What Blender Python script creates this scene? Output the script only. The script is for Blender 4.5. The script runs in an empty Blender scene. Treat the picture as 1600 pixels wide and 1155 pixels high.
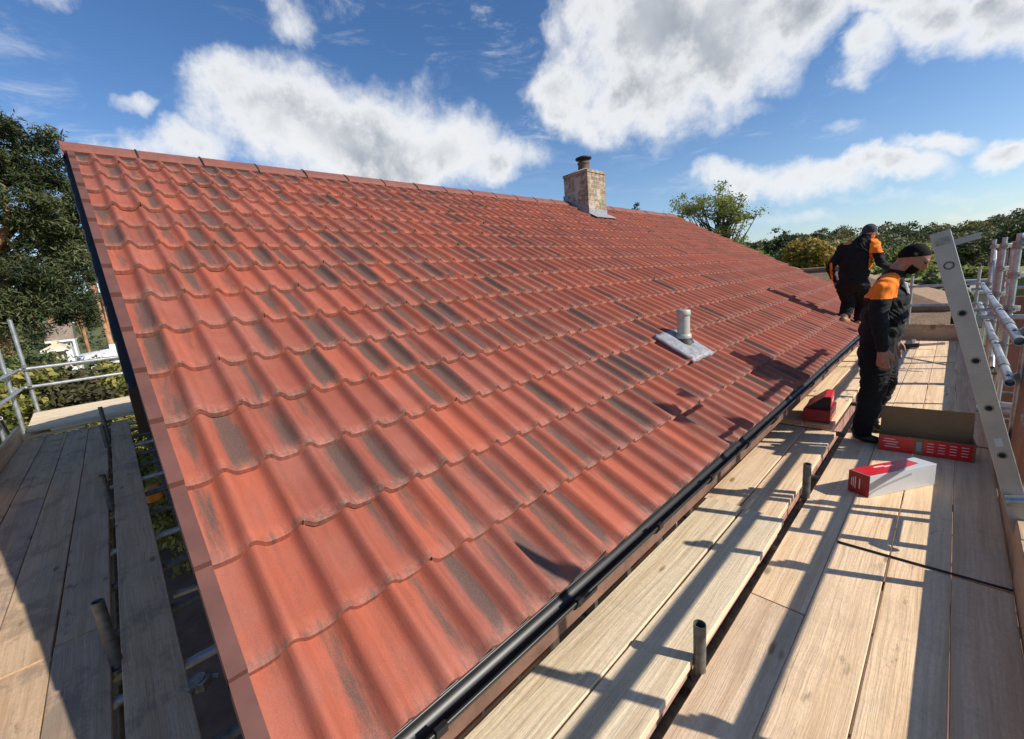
import bpy, math, random
import numpy as np
from mathutils import Vector, Matrix, noise
R = math.radians
random.seed(7); rng = np.random.default_rng(7)
scn = bpy.context.scene
COL = scn.collection

# ------------------------------------------------------------------ camera
# world: +Y runs along the eaves away from the viewer, -X up the roof, Z up; the lens sits at the origin
cd = bpy.data.cameras.new('camera'); cam = bpy.data.objects.new('camera', cd); COL.objects.link(cam)
cx = Vector((0.69357871, 0.71532794, -0.08517343))
cyd = Vector((0.08023303, -0.19420436, -0.97767445))
czf = Vector((-0.7158989, 0.67126046, -0.19208894))
cam.matrix_world = Matrix(((cx.x, -cyd.x, -czf.x, 0), (cx.y, -cyd.y, -czf.y, 0), (cx.z, -cyd.z, -czf.z, 0), (0, 0, 0, 1)))
cd.sensor_width = 36; cd.lens = 36 * 655 / 1600; cd.clip_start = 0.05; cd.clip_end = 3000
scn.camera = cam

# ------------------------------------------------------------------ sun and exposure
SAZ, SEL = R(24), R(34)
sd = Vector((math.cos(SAZ) * math.cos(SEL), math.sin(SAZ) * math.cos(SEL), math.sin(SEL)))
sl = bpy.data.lights.new('sun', 'SUN'); sl.energy = 5.0; sl.angle = R(0.55); sl.color = (1.0, 0.93, 0.82)
so = bpy.data.objects.new('sun', sl); COL.objects.link(so); so.location = (20, 9, 15)
so.rotation_euler = (-sd).to_track_quat('-Z', 'Y').to_euler()
scn.view_settings.view_transform = 'Standard'; scn.view_settings.look = 'None'
scn.view_settings.exposure = 0.24; scn.view_settings.gamma = 1.0
scn.cycles.max_bounces = 6; scn.cycles.transparent_max_bounces = 8

# ------------------------------------------------------------------ node helper
class NT:
    def __init__(s, t): s.t = t; s.n = t.nodes; s.l = t.links
    def node(s, k, **kw):
        x = s.n.new(k)
        for a, b in kw.items(): setattr(x, a, b)
        return x
    def put(s, inp, v):
        if v is None: return
        if isinstance(v, bpy.types.NodeSocket): s.l.new(v, inp)
        else:
            if isinstance(v, (tuple, list)) and len(v) == 3 and inp.type == 'RGBA': v = (*v, 1)
            inp.default_value = v
    def m(s, op, a, b=None, c=None, clamp=False):
        x = s.node('ShaderNodeMath', operation=op, use_clamp=clamp)
        for i, v in enumerate((a, b, c)):
            if v is not None: s.put(x.inputs[i], v)
        return x.outputs[0]
    def v(s, op, a, b=None, scale=None):
        x = s.node('ShaderNodeVectorMath', operation=op)
        s.put(x.inputs[0], a)
        if b is not None: s.put(x.inputs[1], b)
        if scale is not None: s.put(x.inputs['Scale'], scale)
        return x.outputs['Value'] if op in ('DOT_PRODUCT', 'LENGTH') else x.outputs[0]
    def noise(s, vec, scale, detail=4, rough=.5, col=False, dist=0):
        x = s.node('ShaderNodeTexNoise'); s.put(x.inputs['Vector'], vec)
        x.inputs['Scale'].default_value = scale; x.inputs['Detail'].default_value = detail
        x.inputs['Roughness'].default_value = rough; x.inputs['Distortion'].default_value = dist
        return x.outputs['Color'] if col else x.outputs['Fac']
    def ramp(s, f, stops, interp='LINEAR'):
        x = s.node('ShaderNodeValToRGB'); s.put(x.inputs[0], f); cr = x.color_ramp; cr.interpolation = interp
        while len(cr.elements) < len(stops): cr.elements.new(0.5)
        for e, (p, c) in zip(cr.elements, stops):
            e.position = p; e.color = (*c, 1) if isinstance(c, tuple) else (c, c, c, 1)
        return x.outputs[0]
    def mix(s, f, a, b, mode='MIX'):
        x = s.node('ShaderNodeMix', data_type='RGBA', blend_type=mode)
        s.put(x.inputs[0], f); s.put(x.inputs[6], a); s.put(x.inputs[7], b)
        return x.outputs[2]
    def maprange(s, v, a, b, c=0, d=1, smooth=True):
        x = s.node('ShaderNodeMapRange', interpolation_type='SMOOTHSTEP' if smooth else 'LINEAR')
        for i, k in enumerate((v, a, b, c, d)): s.put(x.inputs[i], k)
        return x.outputs[0]
    def scalev(s, vec, sc, loc=(0, 0, 0)):
        x = s.node('ShaderNodeMapping'); s.put(x.inputs[0], vec); x.inputs['Scale'].default_value = sc; x.inputs['Location'].default_value = loc
        return x.outputs[0]
    def obj(s): return s.node('ShaderNodeTexCoord').outputs['Object']
    def rand(s): return s.node('ShaderNodeObjectInfo').outputs['Random']

def mat(name, fn):
    m = bpy.data.materials.new(name); m.use_nodes = True
    t = NT(m.node_tree); b = m.node_tree.nodes['Principled BSDF']
    fn(t, b); return m
def bump(t, b, h, strength=.3, dist=.01):
    x = t.node('ShaderNodeBump'); x.inputs['Strength'].default_value = strength; x.inputs['Distance'].default_value = dist
    t.put(x.inputs['Height'], h); t.l.new(x.outputs[0], b.inputs['Normal'])

# ------------------------------------------------------------------ world: clear sky with cumulus
w = bpy.data.worlds.new('World'); scn.world = w; w.use_nodes = True
t = NT(w.node_tree); bg = w.node_tree.nodes['Background']; bg.inputs['Strength'].default_value = 0.115
sky = t.node('ShaderNodeTexSky', sky_type='NISHITA'); sky.sun_disc = False
sky.sun_elevation = SEL; sky.sun_rotation = math.pi / 2 - SAZ; sky.air_density = 1.0; sky.dust_density = 0.6; sky.ozone_density = 3.0
gen = t.node('ShaderNodeTexCoord').outputs['Generated']
dirn = t.v('NORMALIZE', gen)
def px(u, v):
    return (cx_ * ((u - 800) / 655) + cy_ * ((v - 577.5) / 655) + cz_).normalized()
cx_, cy_, cz_ = cx, cyd, czf
w1 = t.noise(dirn, 4.5, 5, .55, col=True); w2 = t.noise(dirn, 15, 5, .6, col=True)
warp = t.v('ADD', t.v('SCALE', t.v('SUBTRACT', w1, (.5, .5, .5)), scale=.11), t.v('SCALE', t.v('SUBTRACT', w2, (.5, .5, .5)), scale=.06))
nd = t.v('NORMALIZE', t.v('ADD', dirn, warp))
# clouds: direction (azimuth/elevation picked from the photo), half width, half height, weight, tilt
CL = [((372, 135), 85, 42, 1.0), ((450, 190), 150, 75, 1.15), ((560, 230), 160, 85, 1.2), ((690, 235), 110, 55, 1.05), ((785, 250), 72, 36, 1.0),
      ((270, 235), 150, 30, .9), ((150, 232), 60, 18, .7),
      ((880, 140), 62, 50, 1.1), ((985, 150), 120, 75, 1.2), ((1010, 50), 130, 110, 1.25), ((1140, 60), 130, 105, 1.25), ((1230, 20), 110, 75, 1.2), ((960, 0), 90, 60, 1.1), ((1200, 115), 70, 40, .9),
      ((1350, 90), 62, 46, 1.05), ((1450, 40), 130, 52, 1.15), ((1570, 10), 110, 60, 1.1), ((1400, -30), 180, 60, 1.2),
      ((1200, 283), 110, 34, 1.0), ((1130, 265), 60, 22, .8), ((1290, 275), 90, 24, .85), ((1400, 258), 95, 24, .95), ((1475, 222), 75, 17, .85), ((1570, 240), 60, 24, .95), ((1450, 305), 220, 13, .6), ((1570, 330), 120, 14, .65), ((1200, 340), 120, 16, .65),
      ((460, 40), 62, 34, .72), ((430, 5), 40, 25, .72), ((200, 172), 46, 16, .74), ((860, 30), 22, 48, .7), ((668, 140), 22, 38, .55), ((1155, 175), 60, 14, .7), ((1320, 205), 50, 12, .55), ((1250, 175), 30, 30, .5), ((35, -60), 150, 60, .8), ((700, -120), 260, 60, .9)]
field = None
def blob(c, a, b_, wgt, nd):
    d = px(*c); e1 = px(c[0] + 10, c[1]) - d; e1.normalize(); e2 = d.cross(e1)
    k = 655 / math.sqrt(655 ** 2 + (c[0] - 800) ** 2 + (c[1] - 577) ** 2)
    a = a / 655 * k * (k if abs(c[0] - 800) > 300 else 1); b_ = b_ / 655 * k
    s_ = t.v('SUBTRACT', nd, tuple(d))
    u_ = t.m('DIVIDE', t.v('DOT_PRODUCT', s_, tuple(e1)), a); v_ = t.m('DIVIDE', t.v('DOT_PRODUCT', s_, tuple(e2)), b_)
    r2 = t.m('MULTIPLY_ADD', u_, u_, t.m('MULTIPLY', v_, v_))
    return t.m('MULTIPLY', t.m('SUBTRACT', 1.0, t.m('MULTIPLY', r2, .5)), wgt)
for c, a, b_, wg in CL:
    f = blob(c, a, b_, wg, nd)
    field = f if field is None else t.m('SMOOTH_MAX', field, f, .15)
fb = t.noise(dirn, 9, 10, .66); fb2 = t.noise(t.v('ADD', dirn, (sd.x * .035, sd.y * .035, sd.z * .035)), 9, 10, .66)
dens = t.m('ADD', field, t.m('MULTIPLY', t.m('SUBTRACT', fb, .5), 1.35))
wis = t.noise(t.scalev(dirn, (7, 7, 26)), 1, 8, .68, dist=.6)
wisp = t.m('MULTIPLY', t.maprange(wis, .50, .78), t.maprange(t.noise(dirn, 2.1, 2, .5), .42, .62, 0, .62))
alpha = t.m('MAXIMUM', t.maprange(dens, .30, 1.02), wisp)
core = t.maprange(dens, .82, 1.3)
fc = t.noise(dirn, 5.5, 4, .5); fc2 = t.noise(t.v('ADD', dirn, (sd.x * .06, sd.y * .06, sd.z * .06)), 5.5, 4, .5)
lit = t.m('MULTIPLY_ADD', t.m('SUBTRACT', fc, fc2), 3.2, .5, clamp=True)
low = t.noise(t.v('ADD', dirn, (.31, .12, .05)), 3.2, 2, .5)
shade = t.m('MULTIPLY', core, t.maprange(low, .32, .52, .3, 1))
ccol = t.mix(shade, (6.9, 6.95, 7.0), t.mix(lit, (2.2, 2.5, 2.95), (4.8, 5.0, 5.3)))
el = t.node('ShaderNodeSeparateXYZ'); t.l.new(dirn, el.inputs[0])
tint = t.mix(t.maprange(el.outputs[2], 0.0, .50), (1.02, 1.06, 1.12), (.56, .78, 1.0))
skyc = t.mix(1.0, sky.outputs[0], tint, 'MULTIPLY')
out = t.mix(t.m('MULTIPLY', alpha, .96), skyc, ccol)
t.l.new(out, bg.inputs['Color'])

# ------------------------------------------------------------------ materials
def flat(name, col, rough=.6, metal=0, var=.0, nscale=20, bumps=0, spec=.5):
    def f(t, b):
        if var:
            n = t.noise(t.obj(), nscale, 5, .6)
            lo = tuple(c * (1 - var) for c in col); hi = tuple(min(1, c * (1 + var)) for c in col)
            t.put(b.inputs['Base Color'], t.ramp(n, [(.3, lo), (.7, hi)]))
            if bumps: bump(t, b, n, bumps, .004)
        else: t.put(b.inputs['Base Color'], col)
        b.inputs['Roughness'].default_value = rough; b.inputs['Metallic'].default_value = metal
        b.inputs['Specular IOR Level'].default_value = spec
    return mat(name, f)

def wood_fn(base, grey, grime):
    def f(t, b):
        o = t.obj(); r = t.rand()
        off = t.node('ShaderNodeCombineXYZ'); t.put(off.inputs[0], t.m('MULTIPLY', r, 61)); t.put(off.inputs[1], t.m('MULTIPLY', r, 37)); t.put(off.inputs[2], t.m('MULTIPLY', r, 17))
        p = t.v('ADD', o, off.outputs[0])
        wv = t.v('ADD', p, t.v('SCALE', t.noise(t.scalev(p, (1.2, 5, 5)), 1, 3, .5, col=True), scale=.06))
        g1 = t.noise(t.scalev(wv, (1.5, 60, 30)), 1, 6, .65)
        g2 = t.noise(t.scalev(wv, (.7, 18, 10)), 1, 4, .55)
        blot = t.noise(t.scalev(p, (1.3, 4, 4)), 1, 5, .62)
        vor = t.node('ShaderNodeTexVoronoi'); t.put(vor.inputs['Vector'], t.scalev(wv, (2.2, 6.5, 1))); vor.inputs['Scale'].default_value = 1
        knot = t.maprange(vor.outputs['Distance'], .05, .13, 1, 0)
        c = t.ramp(g1, [(.28, tuple(x * .74 for x in base)), (.5, base), (.72, tuple(min(1, x * 1.14) for x in base))])
        c = t.mix(t.maprange(g2, .42, .68), c, tuple(x * y for x, y in zip(base, (.80, .74, .68))))
        c = t.mix(t.m('MULTIPLY', t.maprange(blot, .46, .72), .25 + .5 * (grime > .72)), c, grey)
        c = t.mix(t.m('MULTIPLY', knot, .75), c, (.16, .085, .04))
        st = t.noise(t.scalev(p, (3.1, 9, 9)), 1, 6, .7)
        c = t.mix(t.maprange(st, .60, .72, 0, grime), c, (.10, .075, .055))
        fine = t.noise(t.scalev(p, (55, 95, 60)), 1, 3, .7); c = t.mix(t.maprange(fine, .35, .7, 0, .30), c, tuple(x * .55 for x in base))
        saw = t.noise(t.scalev(p, (38, 2.5, 4)), 1, 3, .6); c = t.mix(t.maprange(saw, .52, .72, 0, .22), c, tuple(x * .62 for x in base))
        crk = t.noise(t.scalev(wv, (1.1, 44, 8)), 1, 5, .75); c = t.mix(t.maprange(crk, .645, .70, 0, .6), c, (.13, .085, .05))
        spl = t.noise(t.scalev(p, (30, 34, 34)), 1, 3, .5); c = t.mix(t.m('MULTIPLY', t.maprange(spl, .70, .74), t.maprange(blot, .5, .6)), c, (.62, .60, .55))
        foot = t.noise(t.scalev(p, (2.3, 3.1, 3)), 1, 7, .75); c = t.mix(t.maprange(foot, .51, .63, 0, .18 + .35 * (grime > .72)), c, tuple(x * .52 for x in grey))
        rr = t.ramp(r, [(0, (.80, .80, .84)), (.35, (1.0, .97, .92)), (.7, (.93, .90, .86)), (1, (1.08, 1.03, .96))])
        c = t.mix(1.0, c, rr, 'MULTIPLY')
        t.put(b.inputs['Base Color'], c); b.inputs['Roughness'].default_value = .82; b.inputs['Specular IOR Level'].default_value = .25
        bump(t, b, t.m('ADD', t.m('ADD', g1, t.m('MULTIPLY', knot, -.4)), t.m('MULTIPLY', crk, .8)), .7, .005)
    return f
M = {}
M['board'] = mat('scaffold_board_wood', wood_fn((.90, .67, .44), (.66, .51, .36), .7))
M['board_worn'] = mat('weathered_board_wood', wood_fn((.64, .46, .30), (.42, .33, .245), .8))
M['pale'] = mat('new_pale_wood', wood_fn((.80, .67, .48), (.72, .62, .48), .25))
M['redwood'] = mat('red_brown_board_wood', wood_fn((.40, .19, .13), (.30, .16, .12), .4))
M['pinkwood'] = mat('pink_primed_wood', wood_fn((.52, .34, .31), (.48, .34, .32), .2))
M['sawn_end'] = flat('sawn_end', (.55, .33, .18), .8, var=.25, nscale=40)

def tile_fn(main, main2):
    def f(t, b):
        o = t.obj()
        at = t.node('ShaderNodeAttribute', attribute_name='tone')
        sp = t.node('ShaderNodeSeparateColor'); t.l.new(at.outputs['Color'], sp.inputs[0])
        n1 = t.noise(t.scalev(o, (1, 1, 1)), 3.2, 5, .6)
        n2 = t.noise(t.scalev(o, (3, 26, 3)), 1, 4, .6)
        n3 = t.noise(o, 260, 3, .7)
        c = t.mix(sp.outputs[1], main, main2)
        c = t.mix(t.m('MULTIPLY', t.maprange(n2, .45, .7), .35), c, tuple(x * .72 for x in main2))
        c = t.mix(t.m('MULTIPLY', t.maprange(n1, .42, .68), .5), c, (.33, .125, .095))
        n5 = t.noise(t.scalev(o, (9, 75, 9)), 1, 4, .7)
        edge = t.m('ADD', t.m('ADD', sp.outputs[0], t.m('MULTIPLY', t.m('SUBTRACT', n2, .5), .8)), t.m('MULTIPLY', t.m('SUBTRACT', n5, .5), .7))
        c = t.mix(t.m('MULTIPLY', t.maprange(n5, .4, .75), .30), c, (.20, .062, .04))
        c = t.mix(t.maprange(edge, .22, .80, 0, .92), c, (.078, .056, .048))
        bl = t.m('MULTIPLY', sp.outputs[2], t.maprange(t.noise(o, 60, 4, .6), .42, .62))
        c = t.mix(bl, c, (.55, .38, .30))
        c = t.mix(t.m('MULTIPLY', t.maprange(n3, .35, .8), .22), c, (.50, .26, .17))
        t.put(b.inputs['Base Color'], c); b.inputs['Roughness'].default_value = .66; b.inputs['Specular IOR Level'].default_value = .3
        bump(t, b, t.m('ADD', n3, t.m('MULTIPLY', n2, .8)), .28, .0025)
    return f
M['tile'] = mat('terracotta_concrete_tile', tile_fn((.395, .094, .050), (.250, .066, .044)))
M['ridge'] = flat('ridge_tile_concrete', (.20, .072, .052), .7, var=.18, nscale=9, bumps=.3)
M['verge'] = flat('verge_cap_plastic', (.130, .052, .040), .7, var=.22, nscale=7, bumps=.2)
M['black'] = flat('black_plastic', (.013, .013, .014), .42, var=.3, nscale=9)
M['blackmatt'] = flat('black_stained_timber', (.018, .016, .015), .6, var=.3)
M['tube'] = flat('galvanised_tube', (.42, .43, .44), .42, .75, var=.28, nscale=14, bumps=.15)
M['rust'] = flat('weathered_grey_tube', (.15, .15, .135), .55, .55, var=.45, nscale=22, bumps=.3)
M['fitting'] = flat('scaffold_fitting_steel', (.30, .29, .27), .45, .8, var=.4, nscale=30)
M['alu'] = flat('dull_aluminium', (.42, .40, .375), .46, .55, var=.14, nscale=7)
M['dark'] = flat('dark_void', (.01, .01, .01), .9)
M['lead'] = flat('lead_flashing', (.27, .275, .29), .6, .1, var=.35, nscale=24, bumps=.4)
M['pvc'] = flat('cream_grey_pvc', (.40, .39, .34), .45, var=.12)
M['soil'] = flat('soffit_timber', (.33, .22, .14), .8, var=.2)
M['fascia'] = flat('fascia_timber', (.17, .09, .06), .8, var=.45, nscale=5)
M['glass'] = flat('window_glass', (.012, .016, .02), .06)
M['white'] = flat('white_upvc', (.78, .78, .76), .35)
M['cream'] = flat('cream_render', (.62, .52, .36), .85, var=.12, nscale=3)
M['red'] = flat('red_printed_card', (.62, .018, .025), .32, var=.10, nscale=12)
M['darkred'] = flat('shade_red_card', (.30, .012, .016), .4, var=.1, nscale=12)  # darker copy of the carton red, shade put into the colour
M['greycard'] = flat('light_grey_card', (.50, .51, .52), .4, var=.04)
M['midgrey'] = flat('mid_grey_print', (.28, .30, .32), .4)
M['kraft'] = flat('brown_cardboard', (.27, .155, .065), .85, var=.1, nscale=15)
M['print'] = flat('white_print', (.75, .72, .70), .5)
M['yellow'] = flat('yellow_plastic', (.62, .42, .03), .5)
M['orangebag'] = flat('orange_woven_bag', (.75, .24, .03), .7, var=.3, nscale=6)
M['bark'] = flat('brown_bark', (.10, .075, .055), .9, var=.35, nscale=5, bumps=.8)
M['pinebark'] = flat('orange_pine_bark', (.36, .19, .095), .9, var=.35, nscale=4, bumps=.8)
M['greyroof'] = None
def brick_fn(c1, c2, mortar, row=.075, wid=.225, msize=.011):
    def f(t, b):
        o = t.obj(); s_ = t.node('ShaderNodeSeparateXYZ'); t.l.new(o, s_.inputs[0])
        g = t.node('ShaderNodeNewGeometry'); gn = t.node('ShaderNodeSeparateXYZ'); t.l.new(g.outputs['True Normal'], gn.inputs[0])
        u = t.m('ADD', t.m('MULTIPLY', s_.outputs[0], t.m('ABSOLUTE', gn.outputs[1])), t.m('MULTIPLY', s_.outputs[1], t.m('ABSOLUTE', gn.outputs[0])))
        cb = t.node('ShaderNodeCombineXYZ'); t.put(cb.inputs[0], u); t.put(cb.inputs[1], s_.outputs[2])
        br = t.node('ShaderNodeTexBrick'); t.l.new(cb.outputs[0], br.inputs[0])
        br.inputs['Scale'].default_value = 1; br.inputs['Brick Width'].default_value = wid; br.inputs['Row Height'].default_value = row
        br.inputs['Mortar Size'].default_value = msize; br.inputs['Mortar Smooth'].default_value = .3; br.inputs['Bias'].default_value = 0
        t.put(br.inputs['Color1'], c1); t.put(br.inputs['Color2'], c2); t.put(br.inputs['Mortar'], mortar)
        n = t.noise(o, 7, 5, .65)
        c = t.mix(t.maprange(n, .4, .75, 0, .5), br.outputs['Color'], tuple(x * .5 for x in c2))
        t.put(b.inputs['Base Color'], c); b.inputs['Roughness'].default_value = .9
        bump(t, b, t.m('ADD', t.m('MULTIPLY', br.outputs['Fac'], -1), t.m('MULTIPLY', n, .4)), .6, .012)
    return f
def mottled(fn, a, b_, amt):
    def f(t, b):
        fn(t, b); o = t.obj(); src = b.inputs['Base Color'].links[0].from_socket
        n = t.noise(o, 16, 6, .7); n2 = t.noise(o, 5, 5, .65)
        c = t.mix(t.maprange(n, .42, .62, 0, amt), src, a); c = t.mix(t.maprange(n2, .50, .66, 0, amt), c, b_)
        t.put(b.inputs['Base Color'], c)
    return f
M['brick'] = mat('red_brick', brick_fn((.42, .16, .10), (.30, .105, .07), (.42, .37, .32)))
M['chimbrick'] = mat('buff_chimney_brick', mottled(brick_fn((.46, .36, .23), (.25, .16, .10), (.42, .38, .32), msize=.010), (.13, .10, .075), (.52, .45, .36), .7))
def roofslate(name, col, row=.16):
    def f(t, b):
        o = t.obj()
        wv = t.node('ShaderNodeTexWave', wave_type='BANDS', bands_direction='Z', wave_profile='SAW'); t.l.new(o, wv.inputs[0]); wv.inputs['Scale'].default_value = .314 / row
        n = t.noise(o, 3.5, 6, .65); n4 = t.noise(o, 22, 3, .6)
        c = t.ramp(n, [(.3, tuple(x * .7 for x in col)), (.7, tuple(x * 1.2 for x in col))])
        c = t.mix(t.maprange(n4, .45, .7, 0, .4), c, tuple(x * .55 for x in col))
        t.put(b.inputs['Base Color'], c); b.inputs['Roughness'].default_value = .9
        bump(t, b, t.m('ADD', wv.outputs['Fac'], t.m('MULTIPLY', n4, .5)), .8, .05)
    return mat(name, f)
M['brownroof'] = roofslate('brown_plain_tile', (.28, .175, .105))
M['greyroof'] = roofslate('grey_brown_plain_tile', (.26, .20, .15))
M['orangeroof'] = roofslate('orange_clay_tile', (.45, .17, .08))
def leaf(name, cols, rough=.6, trans=.25):
    def f(t, b):
        g = t.node('ShaderNodeNewGeometry')
        n = t.noise(t.obj(), .55 if name != 'woodland_leaves' else .09, 3, .5)
        r = t.m('ADD', t.m('MULTIPLY', g.outputs['Random Per Island'], .45), t.m('MULTIPLY', t.maprange(n, .3, .7), .55))
        k = len(cols); c = t.ramp(r, [(.15 + .7 * i / (k - 1), cc) for i, cc in enumerate(cols)])
        t.put(b.inputs['Base Color'], c); b.inputs['Roughness'].default_value = rough
        b.inputs['Specular IOR Level'].default_value = .25
        tr = t.node('ShaderNodeBsdfTranslucent'); t.l.new(c, tr.inputs[0])
        mx = t.node('ShaderNodeMixShader'); mx.inputs[0].default_value = trans
        t.l.new(b.outputs[0], mx.inputs[1]); t.l.new(tr.outputs[0], mx.inputs[2])
        t.l.new(mx.outputs[0], t.n['Material Output'].inputs[0])
    return mat(name, f)
M['pineleaf'] = leaf('pine_needles', [(.030, .045, .024), (.065, .085, .036), (.14, .15, .06)], trans=.15)
M['darkleaf'] = leaf('dark_evergreen_leaves', [(.04, .06, .028), (.075, .10, .04), (.13, .145, .055)], trans=.2)
M['midleaf'] = leaf('mid_green_leaves', [(.06, .09, .03), (.11, .15, .045), (.19, .21, .07)])
M['willowleaf'] = leaf('yellow_green_young_leaves', [(.15, .18, .04), (.25, .28, .07), (.36, .35, .12)], trans=.4)
M['goldleaf'] = leaf('golden_spring_leaves', [(.20, .16, .03), (.32, .24, .05), (.46, .32, .08)], trans=.35)
M['hedgeleaf'] = leaf('hedge_leaves', [(.14, .17, .04), (.30, .29, .07), (.48, .38, .12)], trans=.4)
M['woodleaf'] = leaf('woodland_leaves', [(.055, .075, .035), (.11, .125, .05), (.26, .19, .07)], trans=.25)
M['olive'] = leaf('olive_brown_leaves', [(.05, .05, .022), (.09, .08, .035), (.13, .12, .05)], trans=.2)
def grass_fn(t, b):
    o = t.obj(); n = t.noise(o, .25, 5, .6); n2 = t.noise(o, 3, 5, .6)
    c = t.ramp(n, [(.35, (.06, .085, .025)), (.55, (.11, .12, .04)), (.7, (.15, .115, .06))])
    c = t.mix(t.maprange(n2, .4, .7, 0, .5), c, (.05, .06, .02))
    t.put(b.inputs['Base Color'], c); b.inputs['Roughness'].default_value = .95
M['lawn'] = flat('yellow_green_lawn', (.20, .21, .07), .95, var=.25, nscale=1.5)  # lighter, yellower green than the garden ground
M['slab'] = flat('brown_paving', (.21, .135, .095), .95, var=.3, nscale=3)
M['ground'] = mat('garden_ground', grass_fn)
def cloth(name, col, fold=14, s=.8):
    def f(t, b):
        o = t.obj(); n = t.noise(t.scalev(o, (1, 1, .55)), fold, 3, .5, dist=1.2); n2 = t.noise(o, 90, 2, .5)
        t.put(b.inputs['Base Color'], t.ramp(n, [(.3, tuple(x * .65 for x in col)), (.7, tuple(x * 1.3 for x in col))]))
        b.inputs['Roughness'].default_value = .85; b.inputs['Specular IOR Level'].default_value = .3
        b.inputs['Sheen Weight'].default_value = .02
        bump(t, b, t.m('ADD', n, t.m('MULTIPLY', n2, .05)), s, .03)
    return mat(name, f)
M['jacket'] = cloth('black_work_jacket', (.0075, .0078, .009), 9, .45)
M['trouser'] = cloth('black_work_trousers', (.0065, .0065, .0075), 7, .6)
M['orange'] = cloth('orange_hi_vis_cloth', (.86, .20, .012), 10, .3)
M['skin'] = flat('skin', (.32, .155, .10), .5, var=.12, nscale=30)
M['hair'] = flat('black_hair', (.008, .0065, .006), .8, var=.4, nscale=120, bumps=.3, spec=.12)
M['cap'] = cloth('dark_grey_cap', (.045, .047, .055), 10, .3)
M['boot'] = flat('black_boot_leather', (.02, .02, .022), .45, var=.3)
M['tanboot'] = flat('tan_boot_leather', (.34, .20, .11), .6, var=.25)
M['stone'] = flat('stone_coping', (.40, .37, .31), .9, var=.15)

# ------------------------------------------------------------------ object helpers
def tag(o, label=None, cat=None, group=None, kind=None):
    if label: o['label'] = label
    if cat: o['category'] = cat
    if group: o['group'] = group
    if kind: o['kind'] = kind
    return o
def empty(name, loc, label, cat, group=None):
    o = bpy.data.objects.new(name, None); COL.objects.link(o); o.location = loc; o.empty_display_size = .2
    return tag(o, label, cat, group)
def root_loc(p):
    while p.parent: p = p.parent
    return Vector(p.location)
def link(name, me, parent=None, loc=None):
    o = bpy.data.objects.new(name, me); COL.objects.link(o)
    if parent: o.parent = parent
    elif loc is not None: o.location = loc
    return o
def npmesh(name, V, F, mats, mi=None, smooth=False, parent=None, loc=None, flen=None):
    """V (n,3) world verts, F (m,k) faces of equal size k"""
    V = np.asarray(V, np.float32); F = np.asarray(F, np.int32)
    off = np.array(root_loc(parent) if parent else (loc if loc is not None else (0, 0, 0)), np.float32)
    V = V - off
    me = bpy.data.meshes.new(name); me.vertices.add(len(V)); me.vertices.foreach_set('co', V.ravel())
    k = F.shape[1]; me.loops.add(F.size); me.loops.foreach_set('vertex_index', F.ravel())
    me.polygons.add(len(F)); me.polygons.foreach_set('loop_start', np.arange(len(F), dtype=np.int32) * k)
    try: me.polygons.foreach_set('loop_total', np.full(len(F), k, np.int32))
    except Exception: pass
    if mi is not None: me.polygons.foreach_set('material_index', np.asarray(mi, np.int32))
    me.polygons.foreach_set('use_smooth', np.full(len(F), smooth))
    for m in mats: me.materials.append(m)
    me.update(calc_edges=True); me.validate()
    return link(name, me, parent, loc)
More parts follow.
